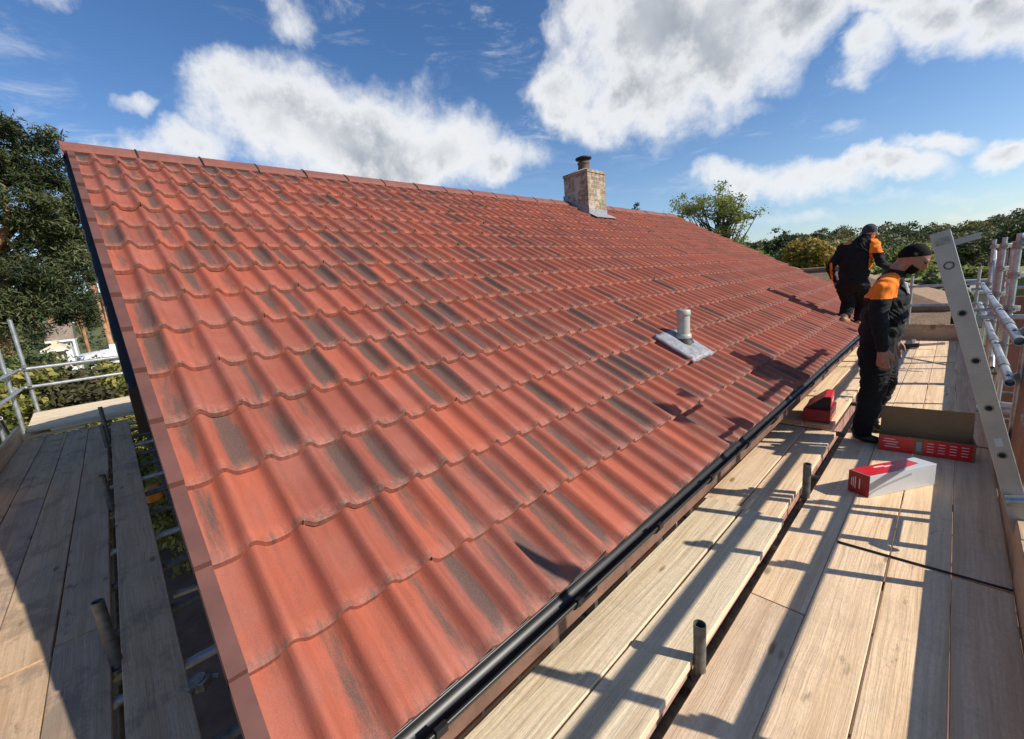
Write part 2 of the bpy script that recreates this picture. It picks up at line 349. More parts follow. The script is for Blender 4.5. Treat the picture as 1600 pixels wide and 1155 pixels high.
class MB:
    def __init__(s): s.v = []; s.f = []; s.m = []; s.sm = []
    def add(s, vs, fs, mi=0, smooth=False):
        n = len(s.v); s.v += [tuple(v) for v in vs]; s.f += [tuple(i + n for i in f) for f in fs]
        s.m += [mi] * len(fs); s.sm += [smooth] * len(fs); return s
    def box(s, a, b, mi=0):
        x0, y0, z0 = a; x1, y1, z1 = b
        return s.add([(x0, y0, z0), (x1, y0, z0), (x1, y1, z0), (x0, y1, z0), (x0, y0, z1), (x1, y0, z1), (x1, y1, z1), (x0, y1, z1)],
                     [(0, 3, 2, 1), (4, 5, 6, 7), (0, 1, 5, 4), (1, 2, 6, 5), (2, 3, 7, 6), (3, 0, 4, 7)], mi)
    def obox(s, c, ax, ay, az, mi=0):
        """box centred on c with half-extent vectors ax, ay, az"""
        c, ax, ay, az = map(Vector, (c, ax, ay, az)); vs = []
        for k in (-1, 1):
            for (i, j) in ((-1, -1), (1, -1), (1, 1), (-1, 1)): vs.append(c + ax * i + ay * j + az * k)
        return s.add(vs, [(0, 3, 2, 1), (4, 5, 6, 7), (0, 1, 5, 4), (1, 2, 6, 5), (2, 3, 7, 6), (3, 0, 4, 7)], mi)
    def quad(s, *p, mi=0): return s.add(p, [tuple(range(len(p)))], mi)
    def tube(s, p0, p1, r, r1=None, n=14, mi=0, hollow=False):
        p0, p1 = Vector(p0), Vector(p1); d = (p1 - p0).normalized()
        a = d.orthogonal().normalized(); b = d.cross(a); r1 = r if r1 is None else r1
        ring = lambda p, rr: [p + (a * math.cos(2 * math.pi * i / n) + b * math.sin(2 * math.pi * i / n)) * rr for i in range(n)]
        q = [(i, (i + 1) % n, n + (i + 1) % n, n + i) for i in range(n)]
        s.add(ring(p0, r) + ring(p1, r1), q, mi, True)
        if hollow:
            k = .86
            for p, rr, sg in ((p0, r, 1), (p1, r1, -1)):
                inn = p + d * sg * min(.12, (p1 - p0).length * .4)
                s.add(ring(p, rr) + ring(p, rr * k), [(j, (j + 1) % n, n + (j + 1) % n, n + j) for j in range(n)], mi)
                s.add(ring(p, rr * k) + ring(inn, rr * k), q, mi, True)
                s.add(ring(inn, rr * k), [tuple(range(n))], mi)
        else:
            s.add(ring(p0, r), [tuple(range(n))[::-1]], mi); s.add(ring(p1, r1), [tuple(range(n))], mi)
        return s
    def lathe(s, c, prof, n=20, mi=0, axis=None):
        c = Vector(c); vs = []
        for r, z in prof:
            for i in range(n): vs.append(c + Vector((r * math.cos(2 * math.pi * i / n), r * math.sin(2 * math.pi * i / n), z)))
        fs = [(j * n + i, j * n + (i + 1) % n, (j + 1) * n + (i + 1) % n, (j + 1) * n + i) for j in range(len(prof) - 1) for i in range(n)]
        return s.add(vs, fs, mi, True)
    def build(s, name, mats, parent=None, loc=None, bevel=0, rot=None):
        if not isinstance(mats, (list, tuple)): mats = [mats]
        off = root_loc(parent) if parent else Vector(loc if loc is not None else (0, 0, 0))
        me = bpy.data.meshes.new(name); me.from_pydata([Vector(v) - off for v in s.v], [], s.f)
        for m in mats: me.materials.append(m)
        me.polygons.foreach_set('material_index', s.m); me.polygons.foreach_set('use_smooth', s.sm)
        me.update(); o = link(name, me, parent, loc)
        if bevel:
            bm_ = o.modifiers.new('bevel', 'BEVEL'); bm_.width = bevel; bm_.segments = 2; bm_.limit_method = 'ANGLE'
        return o

GZ = -4.6      # garden level
DZ = -1.6      # top of the scaffold decks
# roof frame: s runs up the slope, D is the plane's distance from the origin
TH = R(30); NRM = Vector((math.sin(TH), 0, math.cos(TH))); UP = Vector((-math.cos(TH), 0, math.sin(TH))); DP = 1.42
def rp(s, y, n=0.0): return NRM * (-DP + n) + UP * s + Vector((0, y, 0))
GA = .3455; S0 = .234; NC = 15; Y0, Y1 = .085, 11.45
SR = 5.40      # slope length at the ridge

# ------------------------------------------------------------------ setting: ground and hill
def ground():
    n = 60; xs = np.linspace(-600, 600, n); ys = np.linspace(-600, 900, n)
    X, Y = np.meshgrid(xs, ys, indexing='ij'); Z = np.full_like(X, GZ)
    V = np.stack([X, Y, Z], -1).reshape(-1, 3)
    F = [(i * n + j, (i + 1) * n + j, (i + 1) * n + j + 1, i * n + j + 1) for i in range(n - 1) for j in range(n - 1)]
    tag(npmesh('ground', V, F, [M['ground']]), kind='structure')
ground()
def hill_h(x, y):
    d = math.hypot(x, y); a = math.degrees(math.atan2(x, y))
    ramp_ = min(1, max(0, (d - 90) / 110)); ramp_ = ramp_ * ramp_ * (3 - 2 * ramp_)
    prof = np.interp(a, [-110, -80, -30, -18, -9, -5, -2, 0.5, 3, 6, 20, 60], [14, 15, 14.5, 11.5, 12.0, 11.4, 10.0, 9.0, 11.0, 13.0, 22, 28])
    return GZ + ramp_ * (prof + noise.noise(Vector((x * .02, y * .02, 0))) * 1.2)
def hill():
    na, nr = 90, 14; V = []; F = []
    for i in range(na):
        a = R(-115 + 190 * i / (na - 1))
        for j in range(nr):
            d = 80 + 40 * j; x, y = d * math.sin(a), d * math.cos(a); V.append((x, y, hill_h(x, y) + (-.3 if j == 0 else .02)))
    for i in range(na - 1):
        for j in range(nr - 1): F.append((i * nr + j, i * nr + j + 1, (i + 1) * nr + j + 1, (i + 1) * nr + j))
    tag(npmesh('hill', V, F, [M['ground']], smooth=True), kind='structure')
hill()
tag(MB().box((-12, -2.2, GZ + .002), (3, 12, GZ + .03)).build('patio', M['slab']), kind='structure')

# ------------------------------------------------------------------ foliage
def leaf_cloud(C, size, aspect=1.5, up=.3, seed=0):
    g = np.random.default_rng(seed); n = len(C)
    nn = g.normal(size=(n, 3)); nn[:, 2] = np.abs(nn[:, 2]) + up; nn /= np.linalg.norm(nn, axis=1)[:, None]
    a = np.cross(nn, g.normal(size=(n, 3))); a /= np.linalg.norm(a, axis=1)[:, None]; b = np.cross(nn, a)
    s_ = size * g.uniform(.6, 1.3, (n, 1)); a = a * s_ * aspect / 2; b = b * s_ / 2
    V = np.stack([C - a, C - b * .9, C + a, C + b * .9], 1).reshape(-1, 3)
    return V, np.arange(4 * n).reshape(-1, 4)
def crown_pts(ells, nclump, per, cr, seed, shell=.55):
    g = np.random.default_rng(seed); out = []; cc = []
    vol = np.array([e[1][0] * e[1][1] * e[1][2] for e in ells]) ** .7; vol = vol / vol.sum()
    for (c, r), v in zip(ells, vol):
        k = max(2, int(nclump * v))
        d = g.normal(size=(k, 3)); d /= np.linalg.norm(d, axis=1)[:, None]
        rad = g.uniform(shell, 1.0, (k, 1)) * (1 + .16 * g.normal(size=(k, 1)))
        p = np.array(c) + d * rad * np.array(r); cc.append(p)
    cc = np.vstack(cc)
    for p in cc:
        m = max(6, int(per * g.uniform(.5, 1.5))); rr = cr * g.uniform(.6, 1.35)
        out.append(p + g.normal(size=(m, 3)) * rr * np.array([.5, .5, .36]))
    return np.vstack(out), cc
def tree(name, base, trunk_top, ells, label, cat, leafm, barkm, nclump=120, per=60, cr=.5, lsize=.14, tr=.25, seed=1, group=None, aspect=1.5, limbs=24, shell=.55, core=None):
    e = empty(name, base, label, cat, group)
    P, cc = crown_pts(ells, nclump, per, cr, seed, shell)
    V, F = leaf_cloud(P, lsize, aspect, seed=seed)
    npmesh('crown', V, F, [leafm], parent=e)
    g = np.random.default_rng(seed + 5); b = MB(); p0 = Vector(base); p1 = Vector(trunk_top); N = 5; pts = []
    for i in range(N + 1):
        f = i / N; q = p0.lerp(p1, f); q += Vector((g.normal() * .12, g.normal() * .12, 0)) * (1 if 0 < i < N else 0) * tr * 2; pts.append(q)
    for i in range(N): b.tube(pts[i], pts[i + 1], tr * (1 - .7 * i / N), tr * (1 - .7 * (i + 1) / N), 10)
    pick = g.choice(len(cc), min(limbs, len(cc)), replace=False)
    for k in pick:
        f = g.uniform(.45, 1); q = p0.lerp(p1, f); tgt = Vector(cc[k]); mid = q.lerp(tgt, .5) + Vector((0, 0, .12 * (tgt - q).length * g.uniform(-.6, 1)))
        r_ = tr * (1 - .7 * f) * .6
        b.tube(q, mid, r_, r_ * .6, 6); b.tube(mid, tgt, r_ * .6, r_ * .15, 6)
    b.build('trunk', barkm, parent=e)
    return e

# big pine by the far gable corner
tree('pine_tree', (-22.5, -3.2, GZ), (-22.3, -2.0, 5.2),
     [((-22, -1.7, 5.6), (1.9, 1.5, 1.1)), ((-22, -3.3, 5.9), (2.2, 1.6, 1.3)), ((-22, -.75, 5.0), (1.5, 1.0, .8)), ((-21.5, -1.7, 3.9), (2.2, 1.7, 1.1)), ((-22, -.55, 3.5), (1.7, 1.0, .9)),
      ((-22, -1.4, 2.0), (2.2, 1.3, .9)), ((-22, -.65, 1.7), (1.5, .85, .8)), ((-22, -.15, 4.2), (1.2, .55, 1.0)), ((-22, -.35, 2.8), (1.2, .6, .7)), ((-22, -.6, 6.3), (1.2, .7, .6)), ((-22, -1.5, 6.6), (1.4, .9, .5)), ((-22, -.6, .6), (1.5, .7, .7)), ((-22, -2.5, .2), (1.5, 1.3, .8)), ((-22, -3.4, 3.5), (2, 1.3, 1.2)), ((-22, -3.2, 1.1), (2, 1.3, .9)), ((-22, -1.9, .8), (1.6, .9, .5))],
     'tall dark pine with a forked orange limb behind the top left roof corner', 'tree', M['pineleaf'], M['pinebark'], nclump=330, per=330, cr=.36, lsize=.042, tr=.33, seed=3, aspect=4.5, limbs=34, shell=.35)
b = MB(); b.tube((-22, -2.9, 1.6), (-21.7, -1.7, 3.3), .17, .12, 10); b.tube((-21.7, -1.7, 3.3), (-21.6, -.9, 3.9), .12, .05, 8); b.tube((-21.7, -1.7, 3.3), (-21.5, -1.5, 4.6), .09, .04, 8)
b.build('limb', M['pinebark'], parent=bpy.data.objects['pine_tree'])
tree('pine_tree', (-25, .1, GZ), (-25.6, -.15, 2.6), [((-25.5, -.45, 3.5), (1.2, .7, .7)), ((-25, -.1, 2.6), (1.2, .6, .5))],
     'slim bare-trunked pine just left of the verge beyond the rails', 'tree', M['pineleaf'], M['pinebark'], nclump=40, per=80, cr=.35, lsize=.09, tr=.16, seed=8, aspect=2.4, limbs=10)
tree('pine_tree', (-27, -.9, GZ), (-25.6, -.7, 2.8), [((-25.5, -.9, 3.2), (1.1, .7, .7))],
     'leaning pale-stemmed pine beside the slim pine left of the verge', 'tree', M['pineleaf'], M['pinebark'], nclump=26, per=80, cr=.35, lsize=.09, tr=.10, seed=9, aspect=2.4, limbs=8)
SH = [((-19.5, -4.6), (1.8, 1.5, 3.9), 'darkleaf', 'tall dark conifer hedge bush at the left edge behind the rails'),
      ((-20, -2.9), (1.6, 1.0, 4.2), 'midleaf', 'tall green bush right of the dark conifer hedge under the pine'),
      ((-22.5, -.15), (1.3, .65, 2.9), 'midleaf', 'leafy round bush at the foot of the slim pines'),
      ((-30, .9), (1.5, 1.1, 4.8), 'darkleaf', 'dark bush next to the roof verge behind the slim pines'),
      ((-16.2, -3.0), (1.6, 1.5, 3.7), 'hedgeleaf', 'yellow-green shrub behind the left pair of scaffold posts'),
      ((-16, -1.7), (1.6, 1.2, 3.45), 'hedgeleaf', 'yellow-green shrub under the two far guard rails, left one'),
      ((-15.8, -.7), (1.6, 1.1, 3.4), 'olive', 'brownish shrub under the middle of the far guard rails'),
      ((-15.6, .4), (1.6, 1.1, 3.35), 'hedgeleaf', 'yellow-green shrub meeting the roof verge below the rails'),
      ((-13.6, -2.6), (1.3, 1.5, 2.9), 'hedgeleaf', 'low flowering shrub below the left deck corner'),
      ((-33, -3.0), (1.8, 1.2, 3.2), 'midleaf', 'green bush half hiding the white walled house under the pine'),
      ((-28, -4.6), (2.5, 2.0, 5.0), 'darkleaf', 'dark evergreen behind the tall hedge at the left edge')]
for i, ((x, y), r, m_, lab) in enumerate(SH):
    z = GZ + r[2] * .52
    big = r[2] > 2.6
    tree('garden_shrub', (x, y, GZ), (x, y, z), [((x, y, z), (r[0], r[1], r[2] * .5)), ((x + .2, y - .2, z + r[2] * .2), (r[0] * .7, r[1] * .7, r[2] * .3))], lab, 'shrub', M[m_], M['bark'],
         nclump=150, per=70, cr=.40, lsize=.11, tr=.08, seed=20 + i, group='shrubs in the garden on the left', limbs=12, shell=.5)
# low growth seen down the gap beside the gable
P_, _ = crown_pts([((-11.4, .3, GZ + .6), (2.6, 1.6, .9)), ((-14, -.6, GZ + 1.2), (2.2, 3, 1.3))], 420, 60, .35, 77, .1)
P_ = np.vstack([P_, P_ + .07]); V_, F_ = leaf_cloud(P_, .075, seed=4); tag(npmesh('ground_cover', V_, F_, [M['hedgeleaf']]), 'leafy ground cover below the gap beside the gable', kind='stuff')

# trees beyond the roof
tree('willow_tree', (-9.3, 25.5, GZ), (-9.4, 25.5, 3.1),
     [((-10.2, 25.6, 3.7), (1.7, 1.4, .85)), ((-9.2, 25.6, 3.3), (1.6, 1.4, .9)), ((-8.5, 25.5, 2.6), (1.1, 1.2, .9)), ((-11.4, 25.6, 3.4), (1.0, 1.0, .6)), ((-9.2, 25.5, 1.9), (1.4, 1.3, 1.0)), ((-9.0, 25.5, .6), (1.4, 1.2, .9))],
     'sparse yellow-green tree showing bare limbs above the far end of the ridge', 'tree', M['willowleaf'], M['bark'], nclump=170, per=46, cr=.34, lsize=.075, tr=.2, seed=31, aspect=2.4, limbs=80, shell=.25)
tree('conifer_tree', (-22.6, 40, GZ), (-22.6, 40, 6.4), [((-22.6, 40, 5.6), (.75, .75, .9)), ((-22.6, 40, 6.4), (.35, .35, .7)), ((-22.6, 40, 4.0), (1.3, 1.3, 1.5))],
     'small pointed conifer tip just above the ridge right of the chimney', 'tree', M['midleaf'], M['bark'], nclump=70, per=40, cr=.3, lsize=.16, tr=.2, seed=33, limbs=8)
TR = [('oak_tree', (-15.1, 60), 8.3, (1.9, 1.9, 2.1), 'darkleaf', 'round dark evergreen oak on the skyline between the yellow-green tree and the stooping roofer'),
      ('oak_tree', (-17.6, 58), 7.3, (1.6, 1.6, 1.8), 'darkleaf', 'lower dark tree left of the round evergreen oak beyond the roof edge'),
      ('garden_tree', (-7.9, 40), 6.1, (2.0, 1.6, 1.6), 'goldleaf', 'golden-yellow rounded tree left of the stooping roofer'),
      ('garden_tree', (-5.4, 42), 5.8, (1.5, 1.3, 1.3), 'willowleaf', 'yellow-green bush right of the golden-yellow tree'),
      ('garden_tree', (-10.9, 44), 5.5, (1.6, 1.5, 1.5), 'midleaf', 'green bush in front of the round oak beyond the roof edge'),
      ('garden_tree', (-12.3, 40), 5.7, (1.5, 1.4, 1.3), 'willowleaf', 'pale green bush under the sparse tree beyond the roof edge'),
      ('garden_tree', (-3.2, 50), 5.0, (2.1, 1.8, 1.7), 'willowleaf', 'bright green tree seen between the two roofers'),
      ('evergreen_tree', (-1.35, 33), 3.1, (1.5, 1.3, 1.5), 'darkleaf', 'dense dark evergreen below the near roofer’s chin'),
      ('evergreen_tree', (-.2, 31), 2.6, (.7, .7, 1.1), 'darkleaf', 'dark evergreen right of the ladder’s left edge above the brown hipped roof'),
      ('evergreen_tree', (3.6, 62), 7.4, (2.8, 2.6, 2.6), 'darkleaf', 'large dark tree on the skyline at the right edge above the scaffold posts'),
      ('garden_tree', (.6, 70), 5.6, (2.6, 2.2, 1.8), 'woodleaf', 'broad dull green tree right of the ladder top'),
      ('garden_tree', (.9, 45), 3.0, (1.4, 1.3, .9), 'willowleaf', 'low yellow-green hedge tree between the ladder and the scaffold posts'),
      ('garden_tree', (-20, 70), 6.8, (2.8, 2.6, 2.2), 'olive', 'brownish-green tree far behind the roof edge under the sparse tree')]
for i, (nm, (x, y), top, r, m_, lab) in enumerate(TR):
    zc = GZ + top - r[2] + .2
    g_ = random.Random(i); el_ = [((x, y, zc), r)]
    for k in range(4): el_.append(((x + g_.uniform(-.6, .6) * r[0], y + g_.uniform(-.4, .4), zc + g_.uniform(-.2, .45) * r[2]), tuple(q * .55 for q in r)))
    el_.append(((x, y, (zc + GZ) / 2), (r[0] * .8, r[1] * .8, (zc - GZ) * .5)))
    tree(nm, (x, y, GZ), (x, y, zc), el_, lab, 'tree', M[m_], M['bark'], nclump=150, per=45, cr=.13 * (r[0] + 1.6), lsize=.2, tr=.22, seed=50 + i, group='trees beyond the roofs', limbs=12, shell=.45)

def woodland():
    g = np.random.default_rng(12); Vs = []
    for k in range(1150):
        a = R(g.uniform(-60, 30)) if k % 8 else R(g.uniform(-110, -60)); d = g.uniform(95, 240)
        x, y = d * math.sin(a), d * math.cos(a); h = hill_h(x, y); r = g.uniform(1.5, 2.9); tall = g.uniform(.8, 1.35)
        n = 170; dd = g.normal(size=(n, 3)); dd /= np.linalg.norm(dd, axis=1)[:, None]; dd[:, 2] = np.abs(dd[:, 2]) * 1.0 - .2
        Vs.append(np.array([x, y, h + r * .5]) + dd * np.array([r, r, r * tall]) * (1 + .12 * np.sin(dd[:, :1] * 7 + k) * np.cos(dd[:, 1:2] * 9)) * g.uniform(.7, 1.05, (n, 1)))
    V, F = leaf_cloud(np.vstack(Vs), .5, 1.3, seed=9)
    tag(npmesh('woodland', V, F, [M['woodleaf']]), 'dark mixed woodland covering the far hillside', kind='stuff')
woodland()

# ------------------------------------------------------------------ neighbouring houses
def hip_house(name, x0, x1, y0, y1, eave, ridge, label, roofm, wallm, hip=None, windows=()):
    e = empty(name, ((x0 + x1) / 2, (y0 + y1) / 2, GZ), label, 'house', 'neighbouring houses')
    MB().box((x0 + .3, y0 + .3, GZ), (x1 - .3, y1 - .3, eave)).build('wall', wallm, parent=e)
    xm = (x0 + x1) / 2; ym = (y0 + y1) / 2; b = MB()
    if hip == 'gable_x': r0, r1 = (x0, ym, ridge), (x1, ym, ridge)
    elif hip == 'gable_y': r0, r1 = (xm, y0, ridge), (xm, y1, ridge)
    elif (x1 - x0) > (y1 - y0): k = (y1 - y0) / 2; r0, r1 = (x0 + k, ym, ridge), (x1 - k, ym, ridge)
    else: k = (x1 - x0) / 2; r0, r1 = (xm, y0 + k, ridge), (xm, y1 - k, ridge)
    A, B, C_, D_ = (x0, y0, eave), (x1, y0, eave), (x1, y1, eave), (x0, y1, eave)
    if r0[0] == r1[0]: b.quad(A, B, r0); b.quad(B, C_, r1, r0); b.quad(C_, D_, r1); b.quad(D_, A, r0, r1)
    else: b.quad(A, B, r1, r0); b.quad(B, C_, r1); b.quad(C_, D_, r0, r1); b.quad(D_, A, r0)
    lo = [(p[0], p[1], eave - .14) for p in (A, B, C_, D_)]
    for p, q, pl, ql in ((A, B, lo[0], lo[1]), (B, C_, lo[1], lo[2]), (C_, D_, lo[2], lo[3]), (D_, A, lo[3], lo[0])): b.quad(pl, ql, q, p, mi=1)
    b.quad(*lo[::-1], mi=1)
    rf = b.build('roof', [roofm, M['white']], parent=e)
    MB().tube(Vector(r0) + Vector((0, 0, .04)), Vector(r1) + Vector((0, 0, .04)), .13, n=8).build('ridge_capping', roofm, parent=rf)
    for (ax, p, q, z0, z1) in windows:
        w_ = MB()
        if ax == 'y': w_.box((p, y0 + .25, z0), (q, y0 + .34, z1))
        else: w_.box((x1 - .34, p, z0), (x1 - .25, q, z1))
        wf = w_.build('window', M['white'], parent=e); pn = MB()
        k = (q - p) / 2
        for h in range(2):
            if ax == 'y': pn.box((p + .06 + h * k, y0 + .24, z0 + .07), (p + k - .04 + h * k, y0 + .30, z1 - .07))
            else: pn.box((x1 - .30, p + .06 + h * k, z0 + .07), (x1 - .24, p + k - .04 + h * k, z1 - .07))
        pn.build('pane', M['glass'], parent=wf)
    return e
hip_house('bungalow', -9.5, .0, 22.2, 29.5, -2.08, -.5, 'bungalow with a brown hipped roof seen below the near roofer’s chin and ladder', M['brownroof'], M['brick'], windows=[('y', -3, -1.4, -4.2, -3.2)])
hip_house('garage', -4.4, .0, 13.6, 20.8, -2.6, -1.69, 'low brown-roofed garage directly behind the far toe board', M['brownroof'], M['brick'], hip='gable_x')
hip_house('bungalow', -11.5, -3.6, 24.5, 33.0, -1.75, .15, 'bungalow with a grey-brown ribbed roof peeping over the far eaves', M['greyroof'], M['brick'])
hip_house('cottage', -50, -46, -3.5, -1.95, -1.0, .3, 'small house with a dark grey roof and white gable seen under the pine', M['greyroof'], M['white'], hip='gable_y', windows=[('x', -2.7, -2.2, -1.7, -1.25)])
hip_house('cottage', -62, -58, -3.8, -2.2, .35, 1.4, 'house with an orange clay roof just above the dark grey roof under the pine', M['orangeroof'], M['white'], hip='gable_y')
hip_house('garden_room', -37, -34, -2.85, -1.75, -1.2, -.9, 'low cream garden building left of the white shed roof', M['cream'], M['cream'])
hip_house('garden_shed', -26, -24, -1.1, 1.2, -1.25, -1.1, 'white flat-topped shed showing above the far upper guard rail', M['white'], M['white'])
hip_house('garage', .2, 2.3, 36, 39, -2.5, -2.05, 'small pale-walled garage glimpsed right of the ladder above the scaffold rail', M['stone'], M['cream'], hip='gable_x')
# road-side banking glimpsed on the right
tag(MB().box((-6, 44, GZ + .01), (7, 66, GZ + 2.55)).build('bank', M['lawn']), kind='structure')

# ------------------------------------------------------------------ the house
house = empty('house', (-5.4, 5.8, GZ), 'bungalow with a large wavy terracotta tiled roof, black gutter and brick chimney', 'house')
XW = -1.28; YW0, YW1 = .30, 11.2; XB = -9.55
b = MB()
zt = -1.30
xr = rp(SR, 0).x; zr = rp(SR, 0).z
pts = [(XW, zt), (XW, GZ), (XB, GZ), (XB, zt), (xr, zr - .12)]
gz = [(p[0], YW0, p[1]) for p in pts]; gz2 = [(p[0], YW1, p[1]) for p in pts]
b.add(gz + gz2, [(0, 1, 2, 3, 4), (9, 8, 7, 6, 5), (0, 5, 6, 1), (2, 7, 8, 3)])
wall = b.build('wall', M['brick'], parent=house)
for (ya, yb) in ((1.30, 2.05), (2.42, 2.95), (5.1, 6.4), (8.0, 9.4)):
    wf = MB().box((XW - .03, ya, -2.35), (XW + .02, yb, -1.36)).build('window', M['white'], parent=house)
    MB().box((XW - .02, ya + .05, -2.30), (XW + .024, (ya + yb) / 2 - .02, -1.40)).box((XW - .02, (ya + yb) / 2 + .02, -2.30), (XW + .024, yb - .05, -1.40)).build('pane', M['glass'], parent=wf)
# roof deck (both slopes) with soffit and fascia
b = MB(); e_ = .06
for sgn in (0, 1):
    mir = (lambda v: Vector((2 * xr - v.x, v.y, v.z))) if sgn else (lambda v: v)
    A = [mir(rp(.30, YW0 - .2, -.05)), mir(rp(SR, YW0 - .2, -.05)), mir(rp(SR, YW1 + .2, -.05)), mir(rp(.30, YW1 + .2, -.05))]
    Bm = [mir(rp(.30, YW0 - .2, -.16)), mir(rp(SR - .05, YW0 - .2, -.16)), mir(rp(SR - .05, YW1 + .2, -.16)), mir(rp(.30, YW1 + .2, -.16))]
    b.add(A + Bm, [(0, 1, 2, 3), (7, 6, 5, 4), (0, 4, 5, 1), (2, 6, 7, 3), (3, 7, 4, 0)])
roof = b.build('roof_deck', M['blackmatt'], parent=house)
fx = rp(.30, 0).x
MB().box((fx - .012, .12, -1.345), (fx + .012, Y1, -1.205)).build('fascia', M['fascia'], parent=house)
y = .35
while y < 11.2:
    MB().box((XW + .005, y, -1.34), (fx - .014, y + .045, -1.21)).build('rafter_foot', M['soil'], parent=house); y += .6
# bargeboard down the near gable
p = [rp(1.95, 0, -.03), rp(SR + .02, 0, -.03), rp(SR + .02, 0, -.34), rp(1.95, 0, -.30)]
for yy0, yy1 in ((.012, .064), (Y1 - .05, Y1 - .02)):
    b = MB(); b.add([(q.x, yy0, q.z) for q in p] + [(q.x, yy1, q.z) for q in p], [(0, 1, 2, 3), (7, 6, 5, 4), (0, 4, 5, 1), (1, 5, 6, 2), (2, 6, 7, 3), (3, 7, 4, 0)])
    b.build('bargeboard', M['blackmatt'], parent=house)

# tiles ------------------------------------------------
TW = .30; WV = .15; NY = 30
YS = .052         # first tile starts here, wave crests at .2 + .15 k
def tiles():
    V = []; F = []; T = []
    g = np.random.default_rng(21)
    ncol = int(math.ceil((Y1 - YS) / TW)); na = NY; ns = 7
    ty = np.linspace(0, 1, na + 1)
    for k in range(NC):
        s_lo = S0 + GA * k; L = GA + .05
        if k == NC - 1: L = SR - .02 - s_lo
        for c in range(ncol):
            ya = YS + c * TW; yb = min(ya + TW, Y1)
            if yb - ya < .05: continue
            js = g.normal() * .0028; jn = g.normal() * .0012; jt = g.normal() * .0018
            hue = g.uniform(0, 1)
            st = [0, 0]
            for q in range(2):
                r = g.uniform()
                st[q] = g.uniform(.95, 1.25) if r < .22 else (g.uniform(.5, .9) if r < .55 else g.uniform(.1, .35) if r < .75 else 0)
            smid = g.uniform(.46, .70, 2); swid = g.uniform(.22, .42, 2); sc = g.uniform(.3, .75, 2)
            yy = ya + ty * (yb - ya) * (1.0) 
            yy[-1] += .004
            ph = (yy - .20) / WV
            cosv = .5 + .5 * np.cos(2 * np.pi * ph)
            q_ = np.abs((ph + .5) % 1.0 - .5) * 2          # 0 on the crest, 1 mid pan
            roll = .5 + .5 * np.cos(np.pi * np.clip(q_ / .62, 0, 1))
            prof = .034 * roll + .008 * cosv - .012
            prof = prof + .0015 * (ty - .5) * 2 + jt * (ty - .5)
            prof[-2:] += .003        # raised interlock at the tile's right edge
            rows = []
            ss = np.linspace(0, 1, ns)
            base = len(V)
            wv = np.floor(ph + .5 + 1000) - 1000; frac = (ph + .5) % 1.0   # 0..1, crest at .5
            widx = np.clip(((yy - ya) / WV).astype(int), 0, 1)
            fr = (ph) % 1.0       # valley at .5
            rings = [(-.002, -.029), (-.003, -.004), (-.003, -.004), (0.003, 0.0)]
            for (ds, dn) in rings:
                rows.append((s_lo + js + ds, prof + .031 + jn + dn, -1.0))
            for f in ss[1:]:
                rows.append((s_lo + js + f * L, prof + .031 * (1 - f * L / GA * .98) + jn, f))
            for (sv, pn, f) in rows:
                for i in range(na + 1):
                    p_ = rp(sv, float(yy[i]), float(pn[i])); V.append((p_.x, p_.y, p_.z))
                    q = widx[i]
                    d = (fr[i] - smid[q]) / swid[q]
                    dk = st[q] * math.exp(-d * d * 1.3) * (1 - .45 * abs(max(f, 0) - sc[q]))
                    T.append((max(0, min(1, dk)) if f >= 0 else .47, hue, (.16 if f < 0 and sv > s_lo + js - .0035 else 0) * (.2 + .8 * hue)))  # nose rows get a fixed dark tone: lip shade put into the colour
            nr = len(rows)
            for j in range(nr - 1):
                if j == 1: continue
                for i in range(na):
                    a = base + j * (na + 1) + i; F.append((a, a + 1, a + na + 2, a + na + 1))
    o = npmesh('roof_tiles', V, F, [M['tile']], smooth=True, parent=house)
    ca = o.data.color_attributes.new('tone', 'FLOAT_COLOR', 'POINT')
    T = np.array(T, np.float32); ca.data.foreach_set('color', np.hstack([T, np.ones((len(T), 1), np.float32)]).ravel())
    # sharpen the lower nose edge
    return o
rt = tiles()
# far slope, plain copy of the wave
def far_slope():
    V = []; F = []; n = 230; m = 31
    for j in range(m):
        s_ = S0 + (SR - S0) * j / (m - 1); st = .02 * ((j % 2))
        for i in range(n):
            y = YS + (Y1 - YS) * i / (n - 1); p_ = rp(s_, y, .018 * (.5 + .5 * math.cos(2 * math.pi * (y - .2) / WV)) + st); V.append((2 * xr - p_.x, p_.y, p_.z))
    for j in range(m - 1):
        for i in range(n - 1): a = j * n + i; F.append((a, a + n, a + n + 1, a + 1))
    npmesh('rear_roof_tiles', V, F, [M['tile']], smooth=True, parent=house)
far_slope()
